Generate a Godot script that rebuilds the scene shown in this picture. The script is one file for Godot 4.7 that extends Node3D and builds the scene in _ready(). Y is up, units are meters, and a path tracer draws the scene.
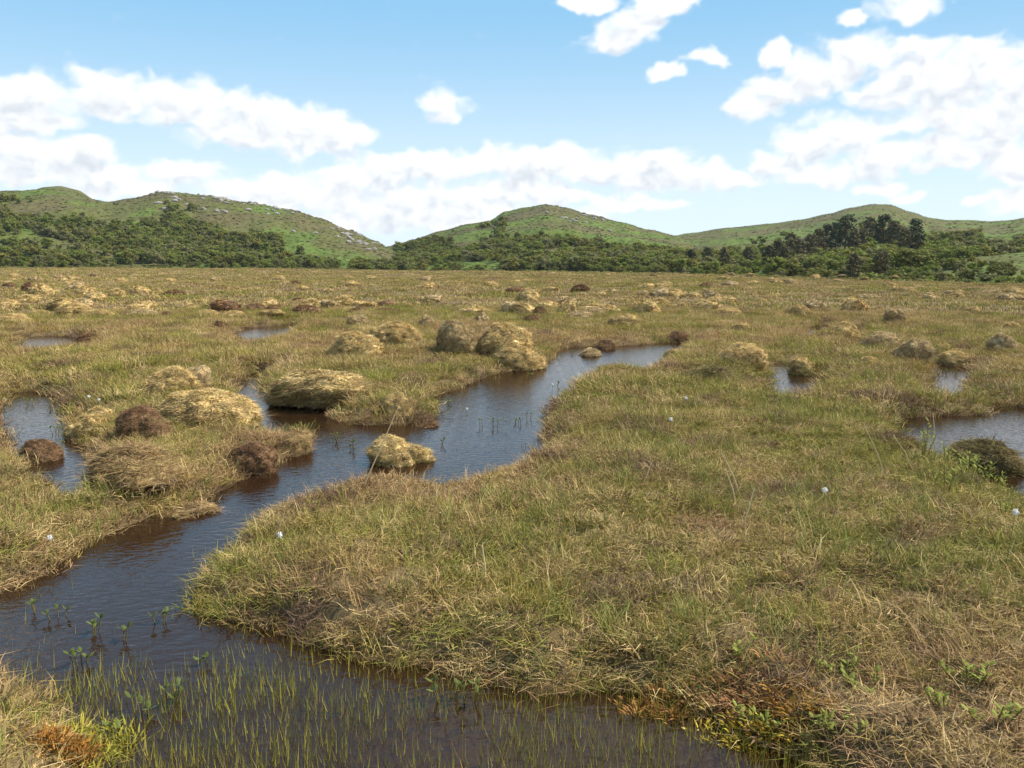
extends Node3D
# A peat bog with a winding channel, moss hummocks and low hills. Metres, y up, water level at y = 0, the viewer looks along -z.
const POOLS = [[Vector2(-3.42, -4.19), Vector2(-2.59, -4.10), Vector2(-2.49, -4.34), Vector2(-2.55, -4.89), Vector2(-2.42, -5.35), Vector2(-2.22, -5.68), Vector2(-2.12, -6.10), Vector2(-2.11, -6.68), Vector2(-1.98, -7.10), Vector2(-1.95, -7.76), Vector2(-2.07, -8.39), Vector2(-2.13, -8.13), Vector2(-2.19, -7.69), Vector2(-2.34, -7.72), Vector2(-2.79, -8.47), Vector2(-3.68, -11.12), Vector2(-3.91, -12.21), Vector2(-3.89, -12.78), Vector2(-3.59, -12.54), Vector2(-3.31, -11.12), Vector2(-2.86, -10.14), Vector2(-2.51, -9.91), Vector2(-2.01, -9.70), Vector2(-1.79, -8.82), Vector2(-1.49, -8.49), Vector2(-1.20, -8.60), Vector2(-0.91, -8.71), Vector2(-0.87, -9.43), Vector2(-1.05, -10.14), Vector2(-0.86, -10.77), Vector2(-0.58, -11.59), Vector2(-0.18, -12.66), Vector2(0.28, -13.27), Vector2(0.57, -14.08), Vector2(0.74, -15.67), Vector2(0.97, -16.41), Vector2(1.74, -16.70), Vector2(2.57, -17.01), Vector2(3.54, -17.88), Vector2(3.92, -17.88), Vector2(3.36, -15.97), Vector2(2.69, -14.25), Vector2(2.31, -13.17), Vector2(1.89, -12.00), Vector2(1.75, -12.12), Vector2(1.70, -13.32), Vector2(1.42, -12.89), Vector2(1.07, -11.55), Vector2(0.66, -10.36), Vector2(0.47, -9.64), Vector2(0.40, -8.86), Vector2(0.33, -7.42), Vector2(0.18, -6.63), Vector2(-0.09, -6.34), Vector2(-0.31, -6.10), Vector2(-0.52, -5.94), Vector2(-0.80, -5.97), Vector2(-1.02, -5.94), Vector2(-1.21, -5.82), Vector2(-1.42, -5.56), Vector2(-1.54, -5.24), Vector2(-1.58, -4.97), Vector2(-1.61, -4.78), Vector2(-1.62, -4.46), Vector2(-1.63, -4.19), Vector2(-1.62, -4.02), Vector2(-1.49, -3.85), Vector2(-1.25, -3.71), Vector2(-1.02, -3.61), Vector2(-0.79, -3.47), Vector2(-0.47, -3.34), Vector2(-0.30, -3.31), Vector2(-0.13, -3.19), Vector2(0.03, -3.11), Vector2(0.19, -3.09), Vector2(0.35, -3.16), Vector2(0.50, -3.11), Vector2(0.67, -3.00), Vector2(0.76, -2.90), Vector2(0.87, -2.77), Vector2(0.97, -2.65), Vector2(1.03, -2.55), Vector2(1.15, -2.00), Vector2(0.60, -1.50), Vector2(-0.50, -1.45), Vector2(-1.15, -1.90), Vector2(-1.36, -2.55), Vector2(-1.47, -2.71), Vector2(-1.65, -2.92), Vector2(-1.90, -3.08), Vector2(-2.18, -3.22), Vector2(-2.76, -3.29)],
	[Vector2(-6.33, -10.45), Vector2(-6.41, -10.77), Vector2(-6.15, -10.77), Vector2(-5.73, -10.53), Vector2(-5.17, -9.70), Vector2(-4.66, -8.82), Vector2(-4.18, -8.18), Vector2(-3.74, -7.50), Vector2(-3.01, -6.05), Vector2(-2.95, -5.53), Vector2(-3.11, -5.64), Vector2(-3.36, -5.96), Vector2(-3.99, -6.67), Vector2(-4.77, -7.75), Vector2(-5.69, -9.18)],
	[Vector2(-8.81, -14.79), Vector2(-11.01, -18.98), Vector2(-10.59, -19.11), Vector2(-9.15, -18.60), Vector2(-7.73, -15.85), Vector2(-8.16, -14.79)],
	[Vector2(-6.55, -19.64), Vector2(-6.74, -21.45), Vector2(-5.97, -22.85), Vector2(-5.57, -22.67), Vector2(-4.71, -17.53), Vector2(-5.05, -16.11)],
	[Vector2(4.04, -13.53), Vector2(4.47, -14.08), Vector2(4.44, -13.14), Vector2(4.33, -12.21), Vector2(4.56, -12.32), Vector2(4.00, -10.72), Vector2(3.38, -9.83), Vector2(3.02, -9.83)],
	[Vector2(6.75, -13.66), Vector2(7.30, -14.08), Vector2(7.19, -13.27), Vector2(6.92, -12.54), Vector2(5.15, -9.75), Vector2(4.99, -10.09)],
	[Vector2(4.10, -8.94), Vector2(4.52, -9.06), Vector2(5.06, -9.15), Vector2(5.46, -9.57), Vector2(5.81, -9.77), Vector2(5.99, -9.50), Vector2(6.42, -9.31), Vector2(4.00, -5.73), Vector2(3.45, -5.41), Vector2(3.34, -5.67), Vector2(3.46, -6.30), Vector2(3.55, -6.95), Vector2(3.44, -7.47)],
	[Vector2(7.30, -21.45), Vector2(7.97, -22.13), Vector2(7.94, -21.13), Vector2(6.06, -17.15)],
	[Vector2(7.89, -19.64), Vector2(7.95, -19.37), Vector2(6.34, -14.95), Vector2(6.18, -14.95)]]
const EDGE = [Vector3(-46.75, 250.0, 0.46), Vector3(-30.83, 240.0, 0.22), Vector3(-16.62, 240.0, -0.08), Vector3(-7.44, 230.0, -0.72), Vector3(0.00, 210.0, -0.77), Vector3(8.49, 180.0, -0.82), Vector3(13.65, 160.0, -0.87), Vector3(18.59, 140.0, -0.96), Vector3(24.39, 120.0, -1.13), Vector3(30.91, 105.0, -0.96), Vector3(42.66, 100.0, -0.48)]
const HILL_LEFT = [Vector3(-54.32, 420, 24.50), Vector3(-46.31, 420, 30.33), Vector3(-39.31, 420, 30.13), Vector3(-34.27, 420, 30.12), Vector3(-30.51, 430, 31.62), Vector3(-29.52, 430, 31.92), Vector3(-28.25, 430, 33.14), Vector3(-26.96, 430, 32.65), Vector3(-25.67, 420, 28.43), Vector3(-24.98, 420, 27.72), Vector3(-23.76, 420, 29.71), Vector3(-21.77, 420, 33.20), Vector3(-19.77, 420, 31.84), Vector3(-16.81, 415, 28.41), Vector3(-14.37, 410, 25.70), Vector3(-12.52, 400, 21.31), Vector3(-10.63, 385, 15.10), Vector3(-9.03, 370, 10.46), Vector3(-7.94, 350, 6.44), Vector3(-7.10, 330, 3.16), Vector3(-6.25, 310, 0.23), Vector3(-5.47, 290, -2.35)]
const HILL_DOME = [Vector3(-43.00, 560, 40.76), Vector3(-37.27, 560, 41.21), Vector3(-31.95, 560, 41.69), Vector3(-30.51, 560, 40.68), Vector3(-29.28, 560, 40.06), Vector3(-28.24, 560, 43.78), Vector3(-27.47, 560, 44.64), Vector3(-26.54, 560, 42.74), Vector3(-25.67, 560, 37.36), Vector3(-24.89, 560, 33.57), Vector3(-23.28, 560, 26.38)]
const HILL_MIDDLE = [Vector3(-11.97, 460, 1.65), Vector3(-10.03, 460, 5.30), Vector3(-8.39, 450, 9.33), Vector3(-7.41, 450, 11.39), Vector3(-6.42, 450, 13.46), Vector3(-4.77, 450, 17.59), Vector3(-2.78, 450, 21.22), Vector3(-1.46, 450, 22.77), Vector3(-0.46, 450, 27.37), Vector3(0.86, 450, 29.41), Vector3(2.18, 450, 30.92), Vector3(3.50, 450, 29.36), Vector3(5.15, 450, 25.74), Vector3(7.12, 450, 22.10), Vector3(9.08, 440, 17.59), Vector3(10.70, 430, 14.26), Vector3(12.32, 420, 9.20), Vector3(14.23, 400, 4.33), Vector3(16.74, 380, -0.87)]
const HILL_RIGHT = [Vector3(5.84, 620, 10.16), Vector3(9.10, 620, 16.42), Vector3(11.66, 620, 21.16), Vector3(14.17, 620, 25.08), Vector3(16.62, 620, 27.51), Vector3(18.42, 620, 29.93), Vector3(20.17, 620, 33.60), Vector3(21.32, 620, 36.63), Vector3(22.44, 620, 38.30), Vector3(23.56, 620, 38.00), Vector3(24.69, 600, 32.19), Vector3(25.80, 580, 27.35), Vector3(26.87, 560, 25.10), Vector3(28.94, 560, 24.10), Vector3(29.94, 560, 24.43), Vector3(30.63, 560, 25.37), Vector3(34.19, 560, 27.08), Vector3(42.29, 560, 27.21), Vector3(53.86, 560, 25.01)]
const KNOLL = [Vector3(16.78, 125, -1.26), Vector3(19.19, 130, -0.76), Vector3(21.52, 140, 0.15), Vector3(23.79, 145, 0.27), Vector3(25.43, 150, 0.87), Vector3(27.02, 150, 1.80), Vector3(28.82, 150, 2.56), Vector3(30.76, 150, 3.13), Vector3(34.33, 150, 3.93), Vector3(42.42, 160, 5.17), Vector3(51.62, 160, 4.16)]
const CLOUDS = [[-28.16, 9.11, 3.12, 1.40], [-24.50, 9.51, 3.31, 1.44], [-21.22, 9.34, 3.17, 1.59], [-18.64, 9.20, 2.67, 1.61], [-16.00, 8.74, 2.75, 1.41], [-13.59, 7.93, 3.12, 1.80], [-11.10, 7.83, 2.16, 0.97], [-29.24, 7.94, 3.06, 0.97], [-17.83, 7.77, 3.01, 0.94], [-4.35, 9.85, 1.68, 1.15], [4.98, 15.86, 1.90, 0.56], [7.23, 14.16, 2.64, 1.36], [9.70, 15.76, 1.98, 0.77], [12.27, 12.42, 1.59, 0.52], [9.87, 11.76, 1.00, 0.53], [16.32, 12.48, 1.18, 0.79], [23.77, 14.42, 1.90, 1.15], [20.74, 13.97, 0.78, 0.43], [15.72, 9.64, 2.15, 1.05], [17.77, 10.40, 2.61, 1.37], [19.75, 11.30, 2.81, 1.45], [21.95, 12.08, 2.61, 1.20], [23.85, 12.29, 1.60, 0.65], [23.19, 9.77, 2.42, 1.56], [25.31, 10.16, 2.84, 2.17], [27.64, 10.12, 2.97, 2.13], [30.35, 9.97, 2.81, 2.33], [29.06, 7.69, 3.37, 1.52], [25.97, 8.18, 2.58, 1.22], [30.23, 5.16, 1.92, 1.21], [16.77, 6.01, 1.79, 0.97], [18.81, 6.84, 2.60, 1.65], [21.10, 7.33, 2.68, 1.62], [22.85, 6.08, 2.19, 1.16], [20.06, 5.31, 2.85, 0.84], [26.07, 6.50, 2.58, 1.13], [28.40, 6.36, 2.47, 1.11], [8.36, 5.59, 3.82, 1.38], [11.55, 5.35, 3.00, 1.24], [13.45, 4.93, 2.47, 0.87], [9.63, 6.19, 2.53, 1.12], [5.76, 5.93, 3.87, 1.13], [3.15, 6.27, 3.91, 1.26], [-0.13, 6.28, 3.93, 1.26], [-4.06, 6.26, 3.93, 1.13], [-7.32, 5.92, 3.91, 1.25], [-10.54, 5.24, 3.21, 1.00], [0.53, 4.69, 4.60, 0.89], [-4.74, 4.35, 5.27, 1.02], [-11.21, 3.97, 5.16, 1.13], [-16.17, 4.50, 4.34, 0.98], [-8.02, 3.05, 3.27, 1.02], [-28.88, 6.06, 3.10, 1.21], [-26.29, 6.48, 2.14, 1.01], [-25.31, 5.11, 3.88, 0.92], [-20.28, 5.48, 2.94, 0.83], [-29.47, 4.75, 3.08, 0.78], [22.95, 4.44, 1.22, 0.59], [24.36, 3.86, 1.09, 0.35], [28.10, 3.46, 0.92, 0.34], [29.88, 3.23, 1.28, 0.78], [25.86, 5.66, 2.09, 0.46], [-2.78, 3.53, 3.97, 0.77], [3.17, 4.17, 3.93, 0.64], [8.40, 3.68, 3.20, 0.45], [-18.62, 3.53, 4.87, 0.85], [-12.52, 2.56, 5.14, 0.76], [-4.76, 2.48, 4.63, 0.78], [1.85, 3.08, 4.61, 0.65], [-24.28, 4.28, 3.37, 0.70]]
const HUMMOCKS = [
	[-2.21, -9.94, 1.22, 0.36, 0, "broad straw moss hummock with dark undercut edge above the brown inlet"],
	[-2.44, -13.10, 0.76, 0.40, 0, "yellow-topped moss hummock standing right behind the broad one above the inlet"],
	[-2.02, -15.52, 0.90, 0.40, 0, "low buff moss hummock between the broad inlet hummock and the round greyish one"],
	[-1.92, -18.83, 0.46, 0.27, 3, "small grey-brown moss hummock just behind the low buff hummock"],
	[-3.49, -19.68, 0.55, 0.26, 3, "small brown tufted hummock alone in grass behind the yellow-topped hummock"],
	[-0.87, -13.88, 0.71, 0.49, 3, "rounded grey-buff moss hummock left of the large two-lobed one by the channel"],
	[-0.19, -13.67, 0.91, 0.51, 0, "large tall straw hummock with a dark left flank on the channel's far bank"],
	[0.17, -13.21, 0.70, 0.31, 0, "lower buff lobe of moss at the water's edge beside the tall dark-flanked hummock"],
	[1.34, -15.04, 0.46, 0.18, 3, "low pinkish brown hummock at the water's edge where the channel narrows"],
	[-1.19, -8.77, 0.31, 0.23, 0, "small round golden hummock on the spit above the islet in the channel"],
	[-0.94, -7.03, 0.53, 0.23, 0, "golden tussock islet standing in the channel with a dark wet foot"],
	[-0.87, -8.52, 0.24, 0.11, 1, "dark brown mound at the tip of the spit in the channel"],
	[-2.88, -8.03, 0.81, 0.31, 0, "big straw hummock with a deep dark overhang left of the inlet"],
	[-4.01, -9.70, 0.67, 0.31, 0, "buff cracked hummock directly behind the big overhanging one"],
	[-3.76, -9.92, 0.44, 0.27, 3, "low buff hummock between the inlet and the big overhanging hummock"],
	[-3.22, -7.39, 0.43, 0.27, 1, "dark red-brown bare peat tussock left of the big overhanging hummock"],
	[-4.04, -8.00, 0.39, 0.30, 0, "golden rounded hummock at the edge of the left pool"],
	[-4.00, -7.04, 0.33, 0.19, 1, "red-brown grassy tussock standing at the front of the left pool"],
	[-2.14, -6.66, 0.46, 0.23, 1, "brown broken-sided hummock at the bank tip below the inlet"],
	[-1.97, -7.29, 0.39, 0.17, 2, "pale grassy tussock at the end of the bank beside the brown broken hummock"],
	[-2.60, -5.75, 0.53, 0.20, 2, "brown grassy bank tussock with dark hollow above the lower channel bend"],
	[-2.18, -5.53, 0.36, 0.11, 2, "low reddish grass tussock on the channel bank below the peat tussock"],
	[0.60, -32.46, 0.87, 0.49, 0, "pale hummock with two dark notches alone in the middle of the far grass"],
	[0.31, -24.32, 0.74, 0.31, 0, "small pale hummock behind the channel bend, left of the dark lump"],
	[0.38, -20.23, 0.43, 0.24, 1, "dark brown lump of moss just behind the channel bend"],
	[0.79, -23.37, 0.38, 0.25, 1, "small brown lump right of the dark lump behind the channel bend"],
	[1.56, -24.25, 0.51, 0.40, 0, "yellow-green hummock behind the channel, left of a flat grey one"],
	[1.69, -21.97, 0.77, 0.23, 3, "flat grey-buff hummock behind the channel narrows"],
	[-0.72, -20.55, 0.48, 0.29, 3, "small faded brown hummock behind the tall dark-flanked hummock"],
	[2.40, -19.45, 0.72, 0.34, 0, "buff hummock with dark crack behind the upper channel"],
	[1.80, -16.30, 0.38, 0.19, 1, "brown hummock with grey top on the upper channel's far bank"],
	[3.80, -24.35, 0.85, 0.43, 0, "double straw hummock standing in grass behind the upper channel"],
	[3.42, -17.83, 0.46, 0.19, 1, "hummock with near black left side on the upper channel's far bank"],
	[6.34, -35.94, 1.09, 0.43, 3, "long grey-buff hummock far behind the upper channel"],
	[5.64, -25.23, 0.76, 0.30, 0, "pale hummock with a dark lip right of the upper channel end"],
	[8.84, -38.83, 0.46, 0.19, 1, "tiny dark lump in the far grass behind the upper channel"],
	[4.99, -18.32, 0.47, 0.22, 0, "small pale yellow dome alone in grass right of the upper channel end"],
	[3.29, -12.35, 0.63, 0.30, 0, "buff arched hummock just left of the bright right pool"],
	[3.40, -13.76, 0.29, 0.15, 0, "small buff hummock behind the buff arched one"],
	[2.89, -15.03, 0.42, 0.18, 0, "golden moss hummock on the near bank of the upper channel"],
	[2.42, -10.61, 0.66, 0.20, 4, "dark heathery mound in the grass left of the buff arched hummock"],
	[4.39, -12.63, 0.43, 0.27, 0, "golden hummock with dark left side at the far side of the bright right pool"],
	[6.71, -15.61, 0.62, 0.32, 3, "pale grey rounded hummock alone in grass between two right pools"],
	[6.93, -17.43, 0.65, 0.37, 0, "green-sided buff hummock next to the pale grey one"],
	[10.13, -25.23, 0.76, 0.48, 0, "tall notched straw hummock in the far grass on the right"],
	[7.87, -23.82, 0.50, 0.29, 0, "left one of two small hummocks in front of the tiny right pool"],
	[7.90, -23.00, 0.48, 0.34, 0, "right one of two small hummocks in front of the tiny right pool"],
	[7.55, -20.52, 0.36, 0.18, 1, "nearly black lump beside the tiny right pool"],
	[9.39, -26.19, 0.73, 0.29, 3, "flat buff hummock behind the nearly black lump"],
	[9.16, -20.27, 0.57, 0.34, 3, "grey-green hummock behind and right of the pale grey rounded one"],
	[6.06, -12.92, 0.57, 0.33, 3, "buff and brown hummock left of the small bright pool"],
	[7.29, -13.70, 0.57, 0.24, 0, "golden hummock with black base behind the small bright pool"],
	[7.46, -14.67, 0.31, 0.17, 0, "small buff hummock left of the golden black-based one"],
	[8.14, -13.97, 0.52, 0.34, 3, "grey-green hummock at the picture's edge past the small bright pool"],
	[10.70, -18.05, 0.38, 0.22, 0, "small straw hummock near the right picture edge above the grey-green one"],
	[13.24, -24.69, 0.52, 0.23, 0, "flat pale hummock in the far grass behind the small bright pool"],
	[5.11, -12.02, 0.28, 0.14, 0, "small straw hummock in front of the pale grey rounded one"],
	[3.87, -6.76, 0.59, 0.25, 4, "dark heathery islet with bushy top in the muddy right pool"],
	[-9.02, -17.88, 0.62, 0.21, 1, "low brown hummock at the end of the distant left pool"],
	[-8.06, -27.24, 0.76, 0.17, 1, "low dark brown hummock in grass behind the thin left pool"],
	[-6.81, -19.90, 0.33, 0.15, 1, "small brown lump at the end of the thin left pool"],
	[-2.12, -9.96, 0.58, 0.24, 0, "low straw lobe at the foot of the broad hummock above the inlet"],
	[-21.39, -38.96, 0.91, 0.52, 0, "pale straw hummock at the far left of the bog"],
	[-16.70, -35.84, 0.75, 0.37, 0, "pale straw hummock in the far bog left of a row of three"],
	[-24.04, -42.55, 0.70, 0.46, 1, "brown hummock beside the pale straw one at the far left"],
	[-18.30, -36.84, 0.86, 0.43, 0, "left one of three buff hummocks in the far left bog"],
	[-23.26, -45.46, 0.96, 0.48, 3, "grey hummock behind three buff ones in the far left bog"],
	[-17.45, -40.09, 0.84, 0.36, 0, "flat yellow hummock right of three buff ones in the far bog"],
	[-16.70, -40.00, 0.56, 0.36, 0, "small yellow hummock at the end of the far left row"]]
const BOGBEAN = [
	[-2.25, -3.85, "bogbean sprig in dark water nearest the lower left bank"],
	[-2.12, -3.78, "pale bogbean sprig beside the one nearest the lower left bank"],
	[-1.87, -3.61, "largest bogbean plant in the open dark water of the lower channel"],
	[-1.72, -3.54, "small bogbean shoot right of the largest one in the lower channel"],
	[-1.62, -3.72, "thin single bogbean shoot in the middle of the lower channel"],
	[-1.78, -3.32, "bogbean plant at the back left edge of the reeds"],
	[-1.28, -3.34, "bogbean plant among sparse reeds in front of the island"],
	[-1.37, -2.92, "pale bogbean leaves among the reeds at lower left"],
	[-1.28, -2.99, "bright bogbean leaves among the reeds right of the pale ones"],
	[-1.41, -2.77, "bogbean leaves low among the reeds near the bottom corner"],
	[-0.16, -3.02, "bogbean rosette at the foot of the near island"],
	[-0.25, -3.03, "pale bogbean sprig left of the rosette at the near island's foot"],
	[0.68, -3.02, "bogbean cluster below the red moss at the waterline"],
	[0.62, -3.03, "small bogbean sprig left of the cluster below the red moss"],
	[-0.76, -9.84, "bogbean plant right of the dark mound in the wide channel"],
	[-0.30, -8.49, "left one of the bogbean plants in the middle of the wide channel"],
	[-0.18, -8.49, "bogbean plant second from left in the middle of the wide channel"],
	[0.05, -8.65, "bogbean plant third from left in the middle of the wide channel"],
	[0.16, -8.94, "bogbean plant fourth from left in the middle of the wide channel"],
	[-1.42, -7.46, "dark bogbean shoot left of the golden islet"],
	[-1.65, -7.72, "thin dark bogbean shoot in the channel left of the golden islet"],
	[-0.67, -7.63, "dark bogbean shoot right of the golden islet"],
	[-5.66, -9.84, "dark bogbean shoot at the back of the left pool"],
	[-4.41, -8.09, "dark bogbean shoot in the middle of the left pool"],
	[-3.97, -7.38, "dark bogbean shoot at the front of the left pool"],
	[1.38, -16.03, "bogbean plant where the channel narrows"],
	[1.09, -15.32, "bogbean sprig beside the channel narrows"],
	[0.58, -11.31, "dark bogbean shoot near the right side of the wide channel"],
	[0.28, -12.21, "dark bogbean shoot near the far side of the wide channel"],
	[6.44, -12.54, "left one of two shoots in the small bright pool"],
	[6.51, -12.43, "right one of two shoots in the small bright pool"]]
const COTTON = [
	[-2.45, -4.32, "white cotton grass head on the left bank above the lower channel"],
	[-1.13, -3.93, "white cotton grass head at the left side of the near island"],
	[-4.26, -8.42, "left one of two white cotton grass heads behind the golden hummock by the left pool"],
	[-4.04, -8.17, "right one of two white cotton grass heads behind the golden hummock by the left pool"],
	[1.24, -6.65, "white cotton grass head right of the wide channel"],
	[1.53, -7.49, "small cotton grass head above the one right of the wide channel"],
	[1.65, -4.42, "white cotton grass head in the right grass"],
	[2.36, -3.90, "white cotton grass head at the far right edge of the near grass"],
	[-0.52, -9.29, "white head standing by the far side of the wide channel"],
	[0.50, -10.76, "white head at the water where the channel narrows"]]
const MYRTLE = [
	[3.89, -7.41, "young leafy shrub leaning over the muddy right pool"],
	[3.67, -6.16, "pale leafy shrub in front of the dark heathery islet"],
	[3.17, -6.42, "leafy green sprig at the front of the muddy pool, leftmost"],
	[3.34, -6.35, "leafy green sprig at the front of the muddy pool, second from left"],
	[3.48, -6.42, "leafy green sprig at the front of the muddy pool, third from left"],
	[3.15, -5.71, "leafy green shrub below the muddy pool"],
	[3.18, -5.55, "bright leafy shrub below and right of the muddy pool"],
	[2.81, -5.36, "low leafy sprig in the grass below the muddy pool"],
	[1.65, -2.88, "bright leafy plant in the lower right grass, tallest there"],
	[1.50, -2.73, "leafy plant left of the tallest one in the lower right grass"],
	[1.59, -2.64, "leafy plant right of the tallest one in the lower right grass"],
	[1.24, -3.02, "small green leafy plant in grass right of the red moss"],
	[0.89, -3.16, "green leaf pair in the grass above the red moss"],
	[0.86, -2.79, "green leaf sprig on the yellow moss"],
	[1.09, -2.63, "green sprig near the bottom right of the pool"],
	[-2.77, -5.71, "green leaf pair at the dark hollow of the bank tussock"],
	[2.95, -4.92, "leafy sprig at the right edge above the cotton grass"],
	[1.29, -2.88, "small leafy sprig in the grass left of the tallest leafy plant"]]
const STALKS = [
	[Vector3(1.26, 0.1, -4.54), Vector3(1.33, 0.42, -4.54), "thick pale dead stalk standing in the grass right of centre"],
	[Vector3(1.46, 0.1, -5.24), Vector3(1.32, 0.46, -5.24), "thin pale stalk leaning left behind the thick pale dead one"],
	[Vector3(1.34, 0.1, -4.89), Vector3(1.26, 0.44, -4.89), "short pale stalk next to the thick pale dead one"],
	[Vector3(-1.02, 0.1, -5.60), Vector3(-0.76, 0.69, -5.60), "long pale stalk leaning across the golden islet"],
	[Vector3(2.53, 0.1, -5.55), Vector3(2.34, 0.58, -5.55), "long thin stalk leaning left in front of the muddy pool"],
	[Vector3(2.88, 0.1, -5.93), Vector3(2.71, 0.43, -5.93), "thin stalk at the front edge of the muddy pool"],
	[Vector3(3.29, 0.1, -6.48), Vector3(3.26, 0.49, -6.48), "upright thin stalk standing before the muddy pool"],
	[Vector3(-0.13, 0.1, -3.83), Vector3(-0.14, 0.34, -3.83), "thin upright stalk in the middle of the near island"],
	[Vector3(0.83, 0.1, -5.36), Vector3(0.90, 0.37, -5.36), "pale stalk in the grass right of the wide channel's end"]]
const PINES = [
	[11.73, -0.777, 0.0282, "dark pine at the foot of the middle hill, left of a gap"],
	[12.81, -0.516, 0.0259, "slim pine between two pines at the foot of the middle hill"],
	[13.83, -0.771, 0.0306, "greyish pine right of the slim pine at the middle hill's foot"],
	[15.39, -0.510, 0.0259, "small reddish pine alone in the gap between hill woods"],
	[16.63, -0.761, 0.0318, "dark pine leading the pine wood right of the gap"],
	[17.23, -0.379, 0.0306, "dense dark pine second in the pine wood right of the gap"],
	[17.60, -0.631, 0.0294, "brownish pine third in the pine wood"],
	[18.07, -0.251, 0.0365, "tall reddish pine on the left side of the pine wood"],
	[18.56, -0.376, 0.0318, "reddish broad pine in the pine wood"],
	[19.03, -0.125, 0.0329, "grey-green pine in the pine wood's middle"],
	[19.61, 0.062, 0.0353, "dark pine in the pine wood's middle, right of a grey-green one"],
	[20.18, 0.495, 0.0318, "dark pine higher on the slope in the pine wood"],
	[20.58, 0.617, 0.0318, "dark pine next to a tall one high in the pine wood"],
	[21.11, 0.615, 0.0400, "tallest dark pine high in the pine wood"],
	[21.64, 0.368, 0.0294, "brown pine below the tallest dark pine"],
	[22.15, 0.489, 0.0271, "brownish pine right of the tallest dark pine"],
	[22.58, 0.973, 0.0306, "small brown pine high in the pine wood's right half"],
	[23.38, 0.786, 0.0365, "tall pine on the crest of the pine wood"],
	[23.89, 0.603, 0.0329, "reddish pine beside the tall one on the pine wood's crest"],
	[24.41, 0.240, 0.0318, "grey pine at the right of the pine wood"],
	[25.06, 0.359, 0.0388, "large dark cone-shaped pine at the right end of the pine wood"],
	[21.66, -1.046, 0.0282, "dark little pine at the bog's edge, left of a brown one"],
	[23.21, -1.157, 0.0318, "brown crowned little pine at the bog's edge on the right"],
	[18.94, -0.939, 0.0165, "thin pale bare-looking young tree at the bog's edge"]]

const EYE := 1.65
const SUN_TOWARDS := Vector3(0.62, 0.77, -0.10)
var rng := RandomNumberGenerator.new()
var n_coarse := FastNoiseLite.new()
var n_mid := FastNoiseLite.new()
var n_fine := FastNoiseLite.new()
var n_hill := FastNoiseLite.new()
var n_cloud := FastNoiseLite.new()
var n_cell := FastNoiseLite.new()
var taken := {}
var sheets := []
var mat := {}

# ---------------------------------------------------------------- helpers
func numbered(called: String) -> String:
	var k: int = taken.get(called, 0)
	taken[called] = k + 1
	return called if k == 0 else "%s_%03d" % [called, k]

func tag(o: Node, label: String, category := "", group := "", kind := "") -> void:
	if label: o.set_meta("label", label)
	if category: o.set_meta("category", category)
	if group: o.set_meta("group", group)
	if kind: o.set_meta("kind", kind)

func base(called: String, at := Vector3.ZERO) -> Node3D:
	var o := Node3D.new()
	o.name = numbered(called)
	add_child(o)
	o.position = at
	return o

func part(called: String, m: Mesh, material: Material, parent: Node) -> MeshInstance3D:
	var o := MeshInstance3D.new()
	o.name = called if parent != self else numbered(called)
	o.mesh = m
	o.material_override = material
	parent.add_child(o, true)
	return o

func paint(c: Color, rough := 0.9, back := 0.0) -> StandardMaterial3D:
	var m := StandardMaterial3D.new()
	m.albedo_color = c
	m.vertex_color_use_as_albedo = true
	m.roughness = rough
	m.metallic_specular = 0.25
	m.cull_mode = BaseMaterial3D.CULL_DISABLED
	if back > 0.0:
		m.backlight_enabled = true
		m.backlight = Color(back, back, back).linear_to_srgb()
	return m

func flat_mesh(v: PackedVector3Array, c: PackedColorArray) -> ArrayMesh:
	var a := []
	a.resize(Mesh.ARRAY_MAX)
	a[Mesh.ARRAY_VERTEX] = v
	a[Mesh.ARRAY_COLOR] = c
	var m := ArrayMesh.new()
	m.add_surface_from_arrays(Mesh.PRIMITIVE_TRIANGLES, a)
	return m

func smooth_mesh(v: PackedVector3Array, c: PackedColorArray, idx: PackedInt32Array) -> ArrayMesh:
	var nrm := PackedVector3Array()
	nrm.resize(v.size())
	for i in range(0, idx.size(), 3):
		var n := (v[idx[i + 2]] - v[idx[i]]).cross(v[idx[i + 1]] - v[idx[i]])
		nrm[idx[i]] += n
		nrm[idx[i + 1]] += n
		nrm[idx[i + 2]] += n
	for i in nrm.size():
		nrm[i] = nrm[i].normalized()
	var a := []
	a.resize(Mesh.ARRAY_MAX)
	a[Mesh.ARRAY_VERTEX] = v
	a[Mesh.ARRAY_COLOR] = c
	a[Mesh.ARRAY_NORMAL] = nrm
	a[Mesh.ARRAY_INDEX] = idx
	var m := ArrayMesh.new()
	m.add_surface_from_arrays(Mesh.PRIMITIVE_TRIANGLES, a)
	return m

func scatter(called: String, m: Mesh, material: Material, places: Array, colors: PackedColorArray, parent: Node) -> MultiMeshInstance3D:
	var mm := MultiMesh.new()
	mm.transform_format = MultiMesh.TRANSFORM_3D
	mm.use_colors = true
	mm.mesh = m
	mm.instance_count = places.size()
	for i in places.size():
		mm.set_instance_transform(i, places[i])
		mm.set_instance_color(i, colors[i])
	var o := MultiMeshInstance3D.new()
	o.name = called
	o.multimesh = mm
	o.material_override = material
	parent.add_child(o, true)
	return o

func rnd(a: float, b: float) -> float:
	return rng.randf_range(a, b)

func grey(lo: float, hi: float) -> Color:
	var g := rnd(lo, hi)
	return Color(g * rnd(0.93, 1.07), g, g * rnd(0.85, 1.15))

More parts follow.
